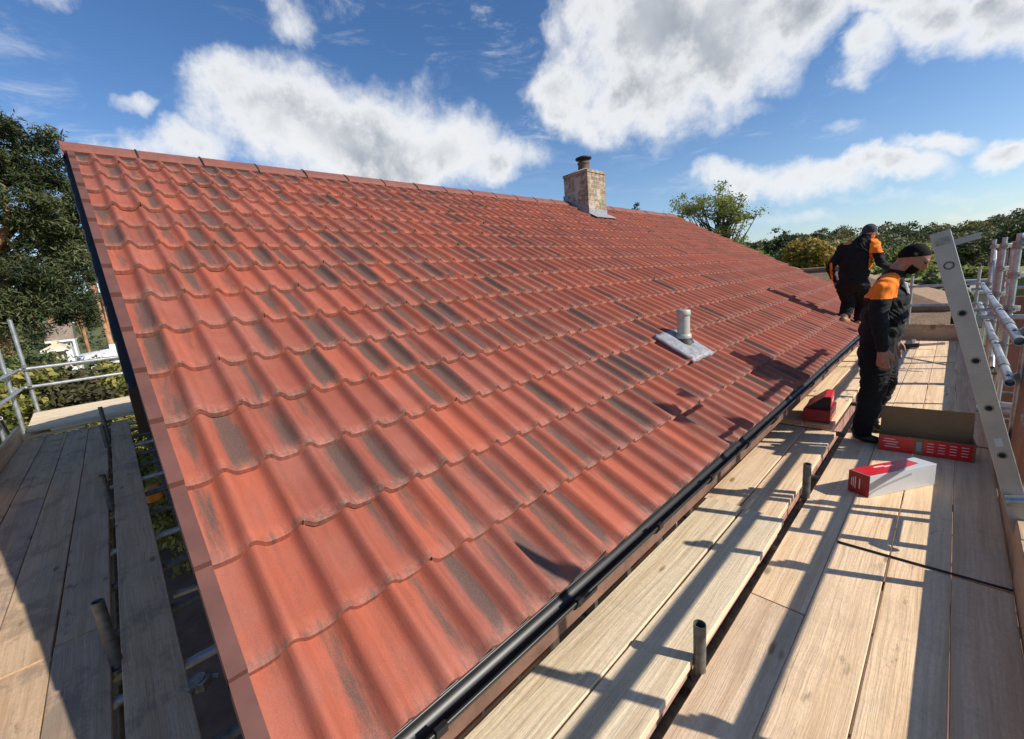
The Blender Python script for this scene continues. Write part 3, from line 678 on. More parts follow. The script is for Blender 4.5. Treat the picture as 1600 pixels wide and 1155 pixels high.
# ridge tiles: half-hexagon caps, each a part
y = .02; i = 0
while y < Y1:
    ye = min(y + .49, Y1 + .02); b = MB(); g = random.uniform(-.004, .004)
    prof = [(-.185, .055), (-.145, .085), (-.03, .185), (.03, .185), (.145, .085), (.185, .055)]
    # slope-wise profile around the apex
    def pt(dx, dz, yy): return (xr + dx, yy, zr + dz - .10 + g)
    pr_ = [(-.150, .066), (-.118, .104), (-.034, .168), (.034, .168), (.118, .104), (.150, .066)]
    o_ = [pt(a, c + .0, y) for a, c in pr_]; o2 = [pt(a, c, ye - .008) for a, c in pr_]
    i_ = [pt(a * .88, c - .02, y) for a, c in pr_]; i2 = [pt(a * .88, c - .02, ye - .008) for a, c in pr_]
    n = 6; vs = o_ + o2 + i_ + i2; fs = []
    for q in range(n - 1): fs += [(q, q + 1, n + q + 1, n + q), (2 * n + q + 1, 2 * n + q, 3 * n + q, 3 * n + q + 1), (q, 2 * n + q, 2 * n + q + 1, q + 1), (n + q + 1, 3 * n + q + 1, 3 * n + q, n + q)]
    fs += [(0, n, 3 * n, 2 * n), (n - 1, 3 * n - 1, 4 * n - 1, 2 * n - 1)]
    b.add(vs, fs)
    # raised collar over the joint
    if i: b.add([pt(a * 1.04, c + .008, y - .013) for a, c in pr_] + [pt(a * 1.04, c + .008, y - .001) for a, c in pr_], [(q, q + 1, n + q + 1, n + q) for q in range(n - 1)], mi=1)
    b.build('ridge_tile', [M['ridge'], M['blackmatt']], parent=house, bevel=.003); y += .49; i += 1
MB().box((xr - .132, .03, zr - .13), (xr + .132, Y1, zr - .035)).build('ridge_filler', M['blackmatt'], parent=house)
# block end at the near gable
b = MB(); P6 = [(xr - .155, zr - .075), (xr - .122, zr - .005), (xr - .034, zr + .071), (xr + .034, zr + .071), (xr + .122, zr - .005), (xr + .155, zr - .075)]
b.add([(p[0], .012, p[1]) for p in P6] + [(p[0], .022, p[1]) for p in P6], [tuple(range(6)), tuple(range(11, 5, -1))] + [(q, q + 6, (q + 1) % 6 + 6, (q + 1) % 6) for q in range(6)])
b.build('ridge_end_cap', M['ridge'], parent=house)
# dry verge caps: one per course, stepped
for k in range(NC):
    s0_ = S0 + GA * k - .012; s1_ = s0_ + GA + .03
    if k == NC - 1: s1_ = SR - .03
    sk = .125 if k < 5 else .085
    for (ya, yb, nm) in ((.044, .087, 'verge_cap'),):
        b = MB(); n0, n1 = .064, .036
        top = [rp(s0_, ya, n0), rp(s0_, yb, n0), rp(s1_, yb, n1), rp(s1_, ya, n1)]
        bot = [rp(s0_, ya, n0 - sk), rp(s0_, ya + .006, n0 - sk), rp(s1_, ya + .006, n1 - sk + .012), rp(s1_, ya, n1 - sk + .012)]
        b.quad(*top)
        b.quad(top[0], top[3], bot[3], bot[0])                         # outer skirt
        b.quad(rp(s0_, ya, n0), rp(s0_, ya, n0 - sk), rp(s0_, ya + .03, n0 - sk), rp(s0_, ya + .03, n0 - .03), rp(s0_, yb, n0 - .028), rp(s0_, yb, n0))
        b.quad(rp(s0_, yb, n0), rp(s0_, yb, n0 - .028), rp(s1_, yb, n1 - .02), rp(s1_, yb, n1))
        b.quad(bot[0], bot[3], bot[2], bot[1])
        b.quad(rp(s0_ + .002, ya + .006, n0 - sk), rp(s0_ + .002, ya + .006, n0 - .01), rp(s1_, ya + .006, n1 - .01), rp(s1_, ya + .006, n1 - sk + .012))
        b.build(nm, M['verge'], parent=house, bevel=.003)
# gutter: half round, with union brackets
GX, GZZ, GR = -.912, -1.158, .041
def gutter():
    V = []; F = []; n = 14; ys = [.16] + list(np.arange(.5, Y1, .5)) + [Y1]
    for y in ys:
        for r in (GR, GR - .004):
            for i in range(n + 1):
                a = math.pi + math.pi * i / n; V.append((GX + r * math.cos(a), y, GZZ + r * math.sin(a)))
    m = n + 1
    for j in range(len(ys) - 1):
        o0 = j * 2 * m; o1 = o0 + 2 * m
        for i in range(n):
            F.append((o0 + i, o0 + i + 1, o1 + i + 1, o1 + i)); F.append((o0 + m + i + 1, o0 + m + i, o1 + m + i, o1 + m + i + 1))
        F.append((o0, o1, o1 + m, o0 + m)); F.append((o0 + n, o0 + m + n, o1 + m + n, o1 + n))
    return npmesh('gutter', V, F, [M['black']], smooth=True, parent=house)
gut = gutter()
b = MB(); b.tube((GX + GR, .16, GZZ + .002), (GX + GR, Y1, GZZ + .002), .006, n=8); b.tube((GX - GR, .16, GZZ + .002), (GX - GR, Y1, GZZ + .002), .005, n=8)
b.build('gutter_lip', M['black'], parent=gut)
def arcband(b, y0, y1, r, a0=math.pi, a1=2 * math.pi, th=.006, n=12):
    vs = []
    for y in (y0, y1):
        for rr in (r, r + th):
            for i in range(n + 1):
                a = a0 + (a1 - a0) * i / n; vs.append((GX + rr * math.cos(a), y, GZZ + rr * math.sin(a)))
    m = n + 1; fs = []
    for i in range(n):
        fs += [(i, i + 1, 2 * m + i + 1, 2 * m + i), (m + i + 1, m + i, 3 * m + i, 3 * m + i + 1), (i + 1, i, m + i, m + i + 1), (2 * m + i, 2 * m + i + 1, 3 * m + i + 1, 3 * m + i)]
    b.add(vs, fs, smooth=False)
y = .42
while y < Y1:
    b = MB(); arcband(b, y, y + .03, GR + .001); b.obox((GX - GR - .03, y + .015, GZZ - .02), (.03, 0, 0), (0, .015, 0), (0, 0, .05)); b.obox((GX + GR + .004, y + .015, GZZ + .004), (.008, 0, 0), (0, .018, 0), (0, 0, .012))
    b.build('gutter_bracket', M['black'], parent=gut); y += .62
for y in (.30, 1.06, 3.5, 7.0):
    b = MB(); arcband(b, y, y + .10, GR + .002, th=.007); b.build('gutter_union', M['black'], parent=gut)
b = MB(); n = 14
b.add([(GX + (GR + .006) * math.cos(math.pi + math.pi * i / n), yy, GZZ + .006 + (GR + .006) * math.sin(math.pi + math.pi * i / n)) for yy in (.145, .162) for i in range(n + 1)],
      [tuple(range(n + 1)), tuple(range(2 * n + 1, n, -1))] + [(i, n + 1 + i, n + 2 + i, i + 1) for i in range(n)] + [(0, n, 2 * n + 1, n + 1)])
b.build('gutter_end_cap', M['black'], parent=gut)
# vent pipe with lead slate
pb = Vector((-1.70, 3.80, -.63))
vp = MB(); vp.lathe((pb.x, pb.y, 0), [(.055, -.80), (.055, -.36), (.055, -.338), (.0, -.338)], 24)
vp.lathe((pb.x, pb.y, 0), [(.055, -.615), (.068, -.61), (.070, -.585), (.068, -.56), (.0555, -.555)], 24)
vp.lathe((pb.x, pb.y, 0), [(.0555, -.39), (.060, -.388), (.062, -.37), (.060, -.345), (.0555, -.339)], 24)
pipe = vp.build('vent_pipe', M['pvc'], parent=house)
MB().lathe((pb.x, pb.y, 0), [(.135, -.80), (.118, -.70), (.088, -.635), (.070, -.595), (.05, -.59)], 24).build('rubber_cone', M['blackmatt'], parent=pipe)
b = MB(); NU, NVv = 14, 14; vs = []
for j in range(NVv):
    for i in range(NU):
        s_ = .90 + .42 * j / (NVv - 1); y = 3.47 + .46 * i / (NU - 1)
        n_ = .051 + .006 * noise.noise(Vector((s_ * 14, y * 14, 3))) + .013 * math.cos(2 * math.pi * (y - .2) / WV)
        if i in (0, NU - 1) or j == 0: n_ -= .016
        vs.append(rp(s_ + (.02 * noise.noise(Vector((y * 9, 1, 0))) if j in (0, NVv - 1) else 0), y + .012 * noise.noise(Vector((s_ * 20, 5, 0))), n_))
b.add(vs, [(j * NU + i, j * NU + i + 1, (j + 1) * NU + i + 1, (j + 1) * NU + i) for j in range(NVv - 1) for i in range(NU - 1)], smooth=True)
fl = b.build('lead_slate', M['lead'], parent=pipe); sm = fl.modifiers.new('thick', 'SOLIDIFY'); sm.thickness = .004
# chimney
ch = MB().box((-5.46, 6.94, 1.0), (-4.90, 7.52, 1.98)).build('chimney', M['chimbrick'], parent=house)
b = MB().box((-5.475, 6.925, 1.98), (-4.885, 7.535, 2.035)); b.build('chimney_capping', M['chimbrick'], parent=ch, bevel=.01)
b = MB(); b.add([(-5.42, 6.98, 2.036), (-4.94, 6.98, 2.036), (-4.94, 7.48, 2.036), (-5.42, 7.48, 2.036), (-5.31, 7.10, 2.10), (-5.05, 7.10, 2.10), (-5.05, 7.36, 2.10), (-5.31, 7.36, 2.10)], [(0, 1, 5, 4), (1, 2, 6, 5), (2, 3, 7, 6), (3, 0, 4, 7), (4, 5, 6, 7)])
b.build('mortar_flaunching', M['stone'], parent=ch)
pot = MB().lathe((-5.18, 7.23, 0), [(.125, 2.08), (.115, 2.10), (.105, 2.20), (.120, 2.215), (.120, 2.24), (.09, 2.24)], 20).build('chimney_pot', flat('dark_clay_pot', (.13, .075, .055), .8, var=.25), parent=ch)
b = MB().lathe((-5.18, 7.23, 0), [(.0, 2.36), (.10, 2.345), (.155, 2.325), (.155, 2.30), (.10, 2.298), (0, 2.298)], 20).lathe((-5.18, 7.23, 0), [(.10, 2.235), (.10, 2.30)], 20)
b.build('cowl', M['blackmatt'], parent=pot)
b = MB(); X = -4.888; zb = lambda x: -(DP + .5 * x) / .866
b.quad((-4.886, 6.93, zb(-4.87) + .03), (-4.886, 7.53, zb(-4.87) + .03), (-4.886, 7.53, 1.33), (-4.886, 6.93, 1.33))
b.add([rp(4.64, 6.90, .062), rp(4.64, 7.57, .062), rp(4.83, 7.57, .062), rp(4.83, 6.90, .062)], [(0, 1, 2, 3)])
for i in range(5):
    x0 = -4.886 - i * .12; z0 = zb(x0) + .03
    b.quad((x0, 6.928, z0), (x0, 6.928, z0 + .17), (x0 - .12, 6.928, z0 + .17), (x0 - .12, 6.928, zb(x0 - .12) + .02))
fl = b.build('chimney_flashing', M['lead'], parent=ch)
fl.modifiers.new('thick', 'SOLIDIFY').thickness = .004

# ------------------------------------------------------------------ scaffold boards
ORD = ['first', 'second', 'third', 'fourth', 'fifth']
def board(axis, a0, a1, c0, c1, ztop, label, m='board', th=.038, yaw=0.0, group='scaffold boards of the eaves deck', name='scaffold_board', cat='scaffold board', tiltz=0):
    """axis 'y' or 'x' = direction of the long side; local X is the length"""
    L = a1 - a0; W = c1 - c0; b = MB()
    jz = random.uniform(-.003, .003)
    NS = max(2, int(L / .25)); vs = []; ph = random.uniform(0, 9)
    for i in range(NS + 1):
        x = -L / 2 + L * i / NS; wb = .0016 * noise.noise(Vector((x * 1.2 + ph, 0, ph)))
        for (yy, zz) in ((-W / 2, 0), (W / 2, 0), (W / 2, -th), (-W / 2, -th)): vs.append((x, yy + wb * 1.4, zz + wb))
    fs = [(i * 4 + k, i * 4 + (k + 1) % 4, (i + 1) * 4 + (k + 1) % 4, (i + 1) * 4 + k) for i in range(NS) for k in range(4)]
    b.add(vs, fs); b.add(vs[:4], [(0, 1, 2, 3)], 1); b.add(vs[-4:], [(3, 2, 1, 0)], 1)
    me = bpy.data.meshes.new(name); me.from_pydata(b.v, [], b.f); me.materials.append(M[m]); me.materials.append(M['sawn_end']); me.polygons.foreach_set('material_index', b.m); me.update()
    o = link(name, me)
    mid, cm = (a0 + a1) / 2, (c0 + c1) / 2
    if axis == 'y': o.location = (cm, mid, ztop + jz); o.rotation_euler = (0, 0, math.pi / 2 + yaw)
    else: o.location = (mid, cm, ztop + jz); o.rotation_euler = (0, 0, yaw)
    bv = o.modifiers.new('bevel', 'BEVEL'); bv.width = .003; bv.segments = 1; bv.limit_method = 'ANGLE'
    return tag(o, label, cat, group)
cols = [(-.588, -.362, 'beside the post gap'), (-.358, -.130, 'second from the post gap'), (-.124, .104, 'third from the post gap'), (.110, .308, 'against the toe board')]
segs = {0: [(-1.2, 2.05, ), (2.06, 4.9), (4.91, 7.05), (7.06, 10.75)], 1: [(-1.2, 2.79), (2.80, 4.9), (4.91, 7.05), (7.06, 8.6), (8.61, 10.75)],
        2: [(-1.2, 2.785), (2.80, 4.9), (4.91, 7.05), (7.06, 8.6), (8.61, 10.75)], 3: [(-1.2, 2.775), (2.80, 4.9), (4.91, 6.65), (6.66, 10.75)]}
where = {0: 'nearest stretch', 1: 'by the closed red carton', 2: 'beyond the open carton', 3: 'behind the near roofer', 4: 'at the far end'}
for c, (a, b_, wh) in enumerate(cols):
    for k, sg in enumerate(segs[c]):
        m_ = 'board' if not (c == 2 and k == 0) else 'board'
        kk = k if (k < len(segs[c]) - 1) else 4
        board('y', sg[0], sg[1], a, b_, DZ + (0 if k % 2 == 0 else -.002), f'sandy deck board {wh}, {where[kk]}', m_, yaw=random.uniform(-.0012, .0012))
inn = [(-.845, -.622, 'nearer the post gap'), (-1.082, -.857, 'next to the gutter')]
iseg = [(.15, 2.78, -1.555, 'nearest raised pair'), (2.80, 4.66, -1.575, 'middle pair before the red cartons'), (4.70, 7.4, -1.535, 'pair under the red cartons'), (7.42, 10.75, -1.565, 'farthest pair')]
for (a, b_, wh) in inn:
    for k, (s0_, s1_, z, wl) in enumerate(iseg):
        a2, b2 = (a - .035 * min(k, 2), b_ - .035 * min(k, 2))
        st = s0_ if not (k == 0 and a > -.85) else .62
        board('y', st, s1_, a2, b2, z, f'inner scaffold board {wh} in the {wl}', 'board' if k else 'pale', yaw=random.uniform(-.002, .002), group='inner scaffold boards under the gutter')
# another board stacked under the near inner pair (its edge shows)
board('y', .55, 2.7, -.85, -.634, -1.6, 'pinkish scaffold board stacked underneath the near raised pair', 'pinkwood', group='inner scaffold boards under the gutter')
# toe board and far end board
def upright_board(p0, p1, h, label, m='board_worn', th=.035, nrm=(1, 0, 0)):
    p0, p1 = Vector(p0), Vector(p1); d = p1 - p0; L = d.length; ang = math.atan2(d.y, d.x)
    b = MB().box((-L / 2, -th / 2, 0), (L / 2, th / 2, h))
    me = bpy.data.meshes.new('toe_board'); me.from_pydata(b.v, [], b.f); me.materials.append(M[m]); me.update()
    o = link('toe_board', me); o.location = (p0 + p1) / 2; o.rotation_euler = (0, 0, ang)
    bv = o.modifiers.new('bevel', 'BEVEL'); bv.width = .003; bv.limit_method = 'ANGLE'
    return tag(o, label, 'toe board', 'toe boards edging the scaffold')
upright_board((.330, -1.4, DZ - .03), (.330, 2.9, DZ - .03), .255, 'long toe board on edge at the near right side of the deck')
upright_board((.332, 2.91, DZ - .03), (.332, 6.8, DZ - .03), .255, 'toe board on edge behind the foot of the ladder')
upright_board((.330, 6.81, DZ - .03), (.330, 10.8, DZ - .03), .255, 'toe board on edge at the far right side of the deck')
upright_board((-1.25, 10.80, DZ - .02), (.32, 10.80, DZ - .02), .30, 'toe board closing the far end of the eaves deck')
# left deck along the gable
rows = [(-.262, -.048, 'single plank next to the gable verge', [(-9.35, -5.2), (-5.19, -1.1)]),
        (-.510, -.300, 'beside the leaning grey posts', [(-9.35, -6.35), (-6.34, -3.05), (-3.04, -.7)]),
        (-.742, -.517, 'second out from the leaning grey posts', [(-9.35, -7.2), (-7.19, -2.98), (-2.97, -.7)]),
        (-.974, -.749, 'third out from the leaning grey posts', [(-9.35, -6.0), (-5.99, -2.4), (-2.39, -.7)]),
        (-1.206, -.981, 'against the left toe board', [(-9.35, -7.0), (-6.99, -4.0), (-3.99, -.7)])]
wl = ['far stretch', 'middle stretch', 'nearest stretch']
for r_i, (a, b_, wh, sg) in enumerate(rows):
    for k, (s0_, s1_) in enumerate(sg):
        nm = wl[k] if len(sg) == 3 else ('far half' if k == 0 else 'near half')
        board('x', s0_, s1_, a, b_, DZ + (.004 if r_i == 0 else 0) - .001 * k, f'grey worn gable deck board {wh}, {nm}', 'board_worn', yaw=random.uniform(-.0015, .0015), group='grey boards of the gable deck')
upright_board((-9.45, -1.235, DZ - .03), (-5.6, -1.235, DZ - .03), .24, 'toe board on edge at the far left of the gable deck', 'board')
upright_board((-5.59, -1.235, DZ - .03), (-1.5, -1.235, DZ - .03), .24, 'toe board on edge at the near left of the gable deck', 'board_worn')
for k in range(8):
    board('y', -1.16 - .01 * k, 2.6, -9.62 - .229 * k, -9.395 - .229 * k, -1.47 + .0 * k, f'pale new board of the rear deck beyond the gable, {["nearest", "second", "third", "fourth", "fifth", "sixth", "seventh", "farthest"][k]} row back', 'pale', group='pale boards of the rear deck')
board('y', -.92, 2.2, -9.60, -9.38, -1.512, 'pale board stacked under the front edge of the rear deck', 'pale', group='pale boards of the rear deck')
board('y', -1.3, -.55, -9.66, -9.36, -1.555, 'short orange-tinged board end at the corner of the gable deck', 'board', group='pale boards of the rear deck')

# ------------------------------------------------------------------ scaffold frame: one thing
scf = empty('scaffolding', (.4, 4.0, GZ), 'galvanised tube and fitting scaffold frame around the eaves and gable', 'scaffold')
TRD = .02415
def part_tube(name, p0, p1, m='tube', r=TRD, hollow=True, n=14): return MB().tube(p0, p1, r, n=n, hollow=hollow).build(name, M[m], parent=scf)
def coupler(p, ax=(0, 1, 0), s_=1.0):
    b = MB(); p = Vector(p); a = Vector(ax).normalized(); q = a.orthogonal().normalized(); r_ = a.cross(q)
    b.tube(p - a * .028 * s_, p + a * .028 * s_, .036 * s_, n=12); b.obox(p + q * .035 * s_, a * .022 * s_, q * .02 * s_, r_ * .03 * s_)
    b.tube(p + q * .02 + r_ * .035, p + q * .075 + r_ * .035, .009, n=6); b.tube(p - r_ * .05, p + r_ * .05, .012, n=6)
    b.build('coupler', M['fitting'], parent=scf, bevel=.002)
# eaves side, inner standards poking up through the gap
for y, zt_ in ((1.47, -1.385), (3.25, -1.355), (6.2, -1.42), (8.8, -1.42)):
    part_tube('standard', (-.60 - (.0 if y < 4 else .05), y, GZ), (-.60 - (.0 if y < 4 else .05), y, zt_), 'rust'); coupler((-.60, y - .0, -1.66), (0, 0, 1))
# outer standards
for y, zt_ in ((-1.2, .2), (1.65, .12), (2.79, -.55), (3.62, .12), (4.75, .10), (6.35, .09), (8.3, .085), (10.6, .09)):
    part_tube('standard', (.395, y, GZ), (.395, y, zt_))
    for z in (-.653, -.99): coupler((.36, y, z), (0, 1, 0))
part_tube('standard', (.29, 11.25, GZ), (.29, 11.25, -.38)); part_tube('standard', (-.57, 11.25, GZ), (-.57, 11.25, -.45)); part_tube('standard', (-1.3, 11.25, GZ), (-1.3, 11.25, -.5))
part_tube('standard', (.12, 11.3, GZ), (.12, 11.3, -1.0))
# guard rails
for z in (-.653, -.99):
    part_tube('guard_rail', (.337, 4.40 if z > -.9 else 4.62, z), (.337, 11.2, z), r=.030)
    part_tube('guard_rail', (.443, -2.2, z), (.443, 4.75, z))
part_tube('guard_rail', (-1.5, 11.21, -.645), (.55, 11.21, -.645)); part_tube('guard_rail', (-1.5, 11.21, -1.0), (.5, 11.21, -1.0))
for z in (-.653, -.99):
    for y in (5.2, 6.6, 8.6): MB().tube((.337, y, z), (.337, y + .34, z), .036, n=14).build('rail_shade_band', M['fitting'], parent=scf)  # dark sleeves stand for bands of shadow lying across the rails
part_tube('brace', (.425, 8.1, -1.55), (.425, 10.9, -.10)); part_tube('standard', (.53, 9.3, GZ), (.53, 9.3, .03)); part_tube('transom', (.2, 6.35, -.70), (.9, 6.35, -.70)); part_tube('transom', (.2, 10.6, -.70), (.9, 10.6, -.70))
for y_ in (6.35, 8.3, 10.6):
    for z_ in (-.62, -.30, -.02): coupler((.395, y_, z_), (0, 0, 1), 1.15)
part_tube('brace', (.46, 4.2, .03), (.46, 6.6, .05), r=.026); coupler((.43, 5.9, .04), (0, 1, 0), 1.2)
part_tube('transom', (.2, 4.9, -1.28), (.95, 4.9, -1.28)); part_tube('transom', (.2, 8.3, -.82), (.8, 8.3, -.82)); part_tube('transom', (.36, 5.6, -1.40), (.9, 5.6, -1.42))
# ledgers and transoms under the eaves deck
for x in (-.66, .36): part_tube('ledger', (x, -1.5, -1.74), (x, 11.4, -1.74), 'rust')
y = .3
while y < 11:
    part_tube('transom', (-1.22, y, -1.67), (.62, y, -1.67), 'rust'); y += 1.15
# gable side
for x in (-2.66, -5.0, -7.95):
    zt_ = {-2.66: -1.27, -5.0: -1.29, -7.95: -1.12}[x]
    part_tube('standard', (x, -.282, GZ), (x, -.282, zt_), 'rust'); coupler((x, -.282, -1.66), (0, 0, 1))
part_tube('standard', (-7.5, -.30, GZ), (-7.5, -.30, -1.30), 'rust')
for y in (-.283, -1.16, .12): part_tube('ledger', (-11.5, y, -1.74), (-.9, y, -1.74), 'rust')
x = -9.3; k = 0
while x < -1.3:
    part_tube('transom', (x, -1.35, -1.672), (x, .24, -1.672), 'tube' if k % 3 == 0 else 'rust'); x += .57; k += 1
for x in (-1.9, -3.6, -6.1): part_tube('guard_tie', (x, -.03, -1.9), (x + .05, .26, -1.9), 'tube')
coupler((-2.19, -.02, -1.60), (0, 0, 1), .9)
# gable far-left corner standards and rails
for (x, y, zt_) in ((-11.35, -1.19, .188), (-10.9, -1.37, -.26), (-11.5, -1.70, -.62)):
    part_tube('standard', (x, y, GZ), (x, y, zt_), r=.030)
for z in (-.685, -1.01):
    part_tube('guard_rail', (-11.30, -1.25, z), (-11.30, 3.2, z), r=.030)
    part_tube('guard_rail', (-11.6, -1.30, z - .02), (-1.0, -1.45, z - .02), r=.028)
    coupler((-11.32, -1.19, z), (0, 1, 0), 1.2); coupler((-10.94, -1.36, z), (1, 0, 0), 1.3)
part_tube('brace', (-11.5, -1.6, -2.0), (-10.0, -1.45, -1.3), r=.028)
# boards standing against the outer posts
def post_board(x, y, z0, z1, w_, lean, label, m, th=.042):
    b = MB().box((-w_ / 2, -th / 2, z0 - z1), (w_ / 2, th / 2, 0)); me = bpy.data.meshes.new('upright_board')
    L = z1 - z0
    b = MB().box((-L / 2, -w_ / 2, -th / 2), (L / 2, w_ / 2, th / 2)); me.from_pydata(b.v, [], b.f); me.materials.append(M[m]); me.update()
    o = link('upright_board', me); o.location = (x, y, (z0 + z1) / 2); o.rotation_euler = (math.pi / 2, math.pi / 2 + lean, 0)
    return tag(o, label, 'board', 'boards stood upright by the guard rails')
post_board(.415, 8.75, -2.3, -.08, .10, .0, 'pinkish board stood upright between the scaffold posts', 'pinkwood')
post_board(.47, 4.62, -2.9, -.46, .20, .035, 'red-brown board added at the right edge to cast deck shade, front one', 'redwood', .05)  # out-of-view boards kept for their band of shade on the deck
post_board(.49, 4.70, -2.9, -.50, .22, .045, 'red-brown board added just behind the front one to cast deck shade', 'redwood', .05)
post_board(.555, 7.4, -2.9, -.585, .17, .0, 'dark red-brown board stood upright behind the open tube ends at the right edge', 'redwood', .06)
post_board(.52, 4.95, -2.9, -.44, .20, .05, 'red-brown board added to cast deck shade, rearmost at the right edge', 'pinkwood', .05)  # unseen as well, kept for its shadow like the front two

# ------------------------------------------------------------------ ladder
lad = empty('ladder', (.395, 3.25, DZ), 'dull aluminium ladder leaning over the toe board beside the near roofer', 'ladder')
lu = Vector((.264, .028, -.9645)).normalized(); lh = Vector((-.027, 3.08, -.081)); lx = lu.cross(Vector((0, 1, 0))).normalized(); ly = Vector((0, 1, 0))
top_ = lh - lu * .175; bot_ = lh + lu * 1.72
for yo, nm in ((0.0, 'stile'), (.36, 'stile')):
    c = (top_ + bot_) / 2 + ly * (yo + .012); L = (bot_ - top_).length / 2
    b = MB(); b.obox(c, lx * .0375, ly * .003, lu * L)
    for s_ in (-1, 1): b.obox(c + lx * .0345 * s_ + ly * (.012 if yo == 0 else -.012), lx * .0035, ly * .013, lu * L)
    b.build('stile', M['alu'], parent=lad, bevel=.0015)
for i in range(7):
    p = lh + lu * .25 * i
    if i == 6: p = lh + lu * .25 * 6
    MB().tube(p + ly * .006, p + ly * .375, .0155, n=14, hollow=True).build('rung', M['alu'], parent=lad)
    b = MB().tube(p + ly * .0065, p + ly * .0085, .0175 if i else .02, n=18); b.build('rung_socket', M['dark'], parent=lad)
    if i == 0: MB().tube(p + ly * .003, p + ly * .0062, .012, n=14).build('rung_plug', M['alu'], parent=lad)
b = MB(); p = top_ + lu * .05; b.obox(p + ly * .16 + Vector((.075, 0, .0)), Vector((.058, 0, .016)), Vector((0, .01, 0)), Vector((-.004, 0, .015))); b.build('top_bracket', M['alu'], parent=lad)
MB().obox(p + ly * .0065, lx * .026, ly * .002, lu * .018).build('top_plate', M['fitting'], parent=lad)
MB().obox(lh + lu * .93 + ly * .0075, lx * .014, ly * .0012, lu * .022).build('sticker', M['greycard'], parent=lad)
b = MB(); p = lh + lu * 1.225; b.tube(p - ly * .03 - lx * .03, p - ly * .03 + lx * .05, .027, n=14, hollow=True); b.build('ladder_clamp', M['tube'], parent=lad)

# ------------------------------------------------------------------ boxes
def obj_box(name, c0, ux, uy, h, label, cat, build):
    """c0 base corner, ux/uy base edge vectors"""
    e = empty(name, c0, label, cat); build(e, Vector(c0), Vector(ux), Vector(uy), h); return e
def prism(b, o, ux, uy, h, mi=0): b.obox(o + ux / 2 + uy / 2 + Vector((0, 0, h / 2)), ux / 2, uy / 2, Vector((0, 0, h / 2)), mi)
def box1(e, o, ux, uy, h):
    b = MB(); prism(b, o, ux, uy, h); bd = b.build('carton', M['greycard'], parent=e, bevel=.002)
    z = Vector((0, 0, 1)); un = ux.normalized(); vn = uy.normalized()
    # red end face and red top wedge, laid as thin printed sheets
    b = MB(); b.obox(o - un * .0015 + uy / 2 + z * h / 2, un * .0012, uy / 2 * .995, z * h / 2 * .99); b.build('red_end_panel', M['darkred'], parent=e)
    b = MB(); t_ = o + z * (h + .0015)
    b.quad(t_ + ux * .01 + uy * .04, t_ + ux * .34 + uy * .04, t_ + ux * .84 + uy * .34, t_ + ux * .84 + uy * .98, t_ + ux * .01 + uy * .98); b.build('red_top_print', M['red'], parent=e)
    b = MB(); pts = []
    f_ = o - vn * .0015
    for k in range(9):
        q = k / 8; pts.append((q * .62, .08 + .62 * q ** .7))
    up_ = [f_ + ux * a + z * h * min(.97, c + .10) for a, c in pts]; dn = [f_ + ux * a + z * h * c for a, c in pts]
    for k in range(8): b.quad(dn[k], dn[k + 1], up_[k + 1], up_[k])
    b.build('grey_swoosh_print', M['midgrey'], parent=e)
    b = MB(); r_ = o - un * .0032
    b.obox(r_ + uy * .45 + z * h * .5, un * .0006, uy * .02, z * h * .24)
    for k in range(3): b.obox(r_ + uy * (.65 + .09 * k) + z * h * .5, un * .0006, uy * .015, z * h * (.28 - .05 * k))
    b.build('white_lettering', M['print'], parent=e)
    b = MB(); 
    for k in range(2): b.obox(t_ + z * .001 + ux * (.35 + .12 * k) + uy * (.72 - .1 * k), un * .04, vn * .006, z * .0005)
    b.build('white_lettering', M['print'], parent=e)
uu = Vector((.303, .461, 0)); 
obj_box('carton', (-.288, 3.463, DZ), uu, (-.118, .055, 0), .155, 'long red and light grey carton lying across the boards, closed', 'carton', box1)
def box2(e, o, ux, uy, h):
    z = Vector((0, 0, 1)); un, vn = ux.normalized(), uy.normalized(); th = .004; b = MB()
    b.obox(o + ux / 2 + z * h / 2, ux / 2, vn * th, z * h / 2, 0); b.obox(o + ux / 2 + uy + z * h / 2, ux / 2, vn * th, z * h / 2, 0)
    b.obox(o + uy / 2 + z * h / 2, un * th, uy / 2, z * h / 2, 0); b.obox(o + ux + uy / 2 + z * h / 2, un * th, uy / 2, z * h / 2, 0)
    b.obox(o + ux / 2 + uy / 2 + z * .004, ux / 2, uy / 2, z * .003, 0)
    b.build('tray', M['kraft'], parent=e)
    b = MB(); f_ = o - vn * .006
    b.obox(f_ + ux * .20 + z * h * .5, ux * .19, vn * .0012, z * h * .47); b.obox(f_ + ux * .735 + z * h * .5, ux * .245, vn * .0012, z * h * .47)
    b.build('red_print_panel', M['red'], parent=e)
    b = MB(); b.obox(f_ + ux * .44 + z * h * .5, ux * .03, vn * .001, z * h * .3); b.build('bar_code_patch', M['midgrey'], parent=e)
    b = MB()
    for k in range(4): b.obox(f_ - vn * .002 + ux * (.12 + .01 * k) + z * h * (.78 - .16 * k), ux * (.06 + .025 * (k % 2)), vn * .0005, z * h * .022)
    for c in range(4):
        for k in range(4): b.obox(f_ - vn * .002 + ux * (.56 + .115 * c) + z * h * (.78 - .17 * k), ux * .035, vn * .0005, z * h * .016)
    b.build('white_lettering', M['print'], parent=e)
    b = MB(); b.obox(o + ux / 2 + uy * 1.0 + z * h + (z * .19 + vn * .05) * .5, ux / 2, vn * .002, (z * .19 + vn * .05) * .5); b.build('lid_flap', M['kraft'], parent=e)
    b = MB()
    for k in range(9): b.obox(o + ux * (.07 + .105 * k) + uy * .5 + z * h * .35, ux * .049, uy * .44, z * h * .30)
    b.build('contents', M['kraft'], parent=e)
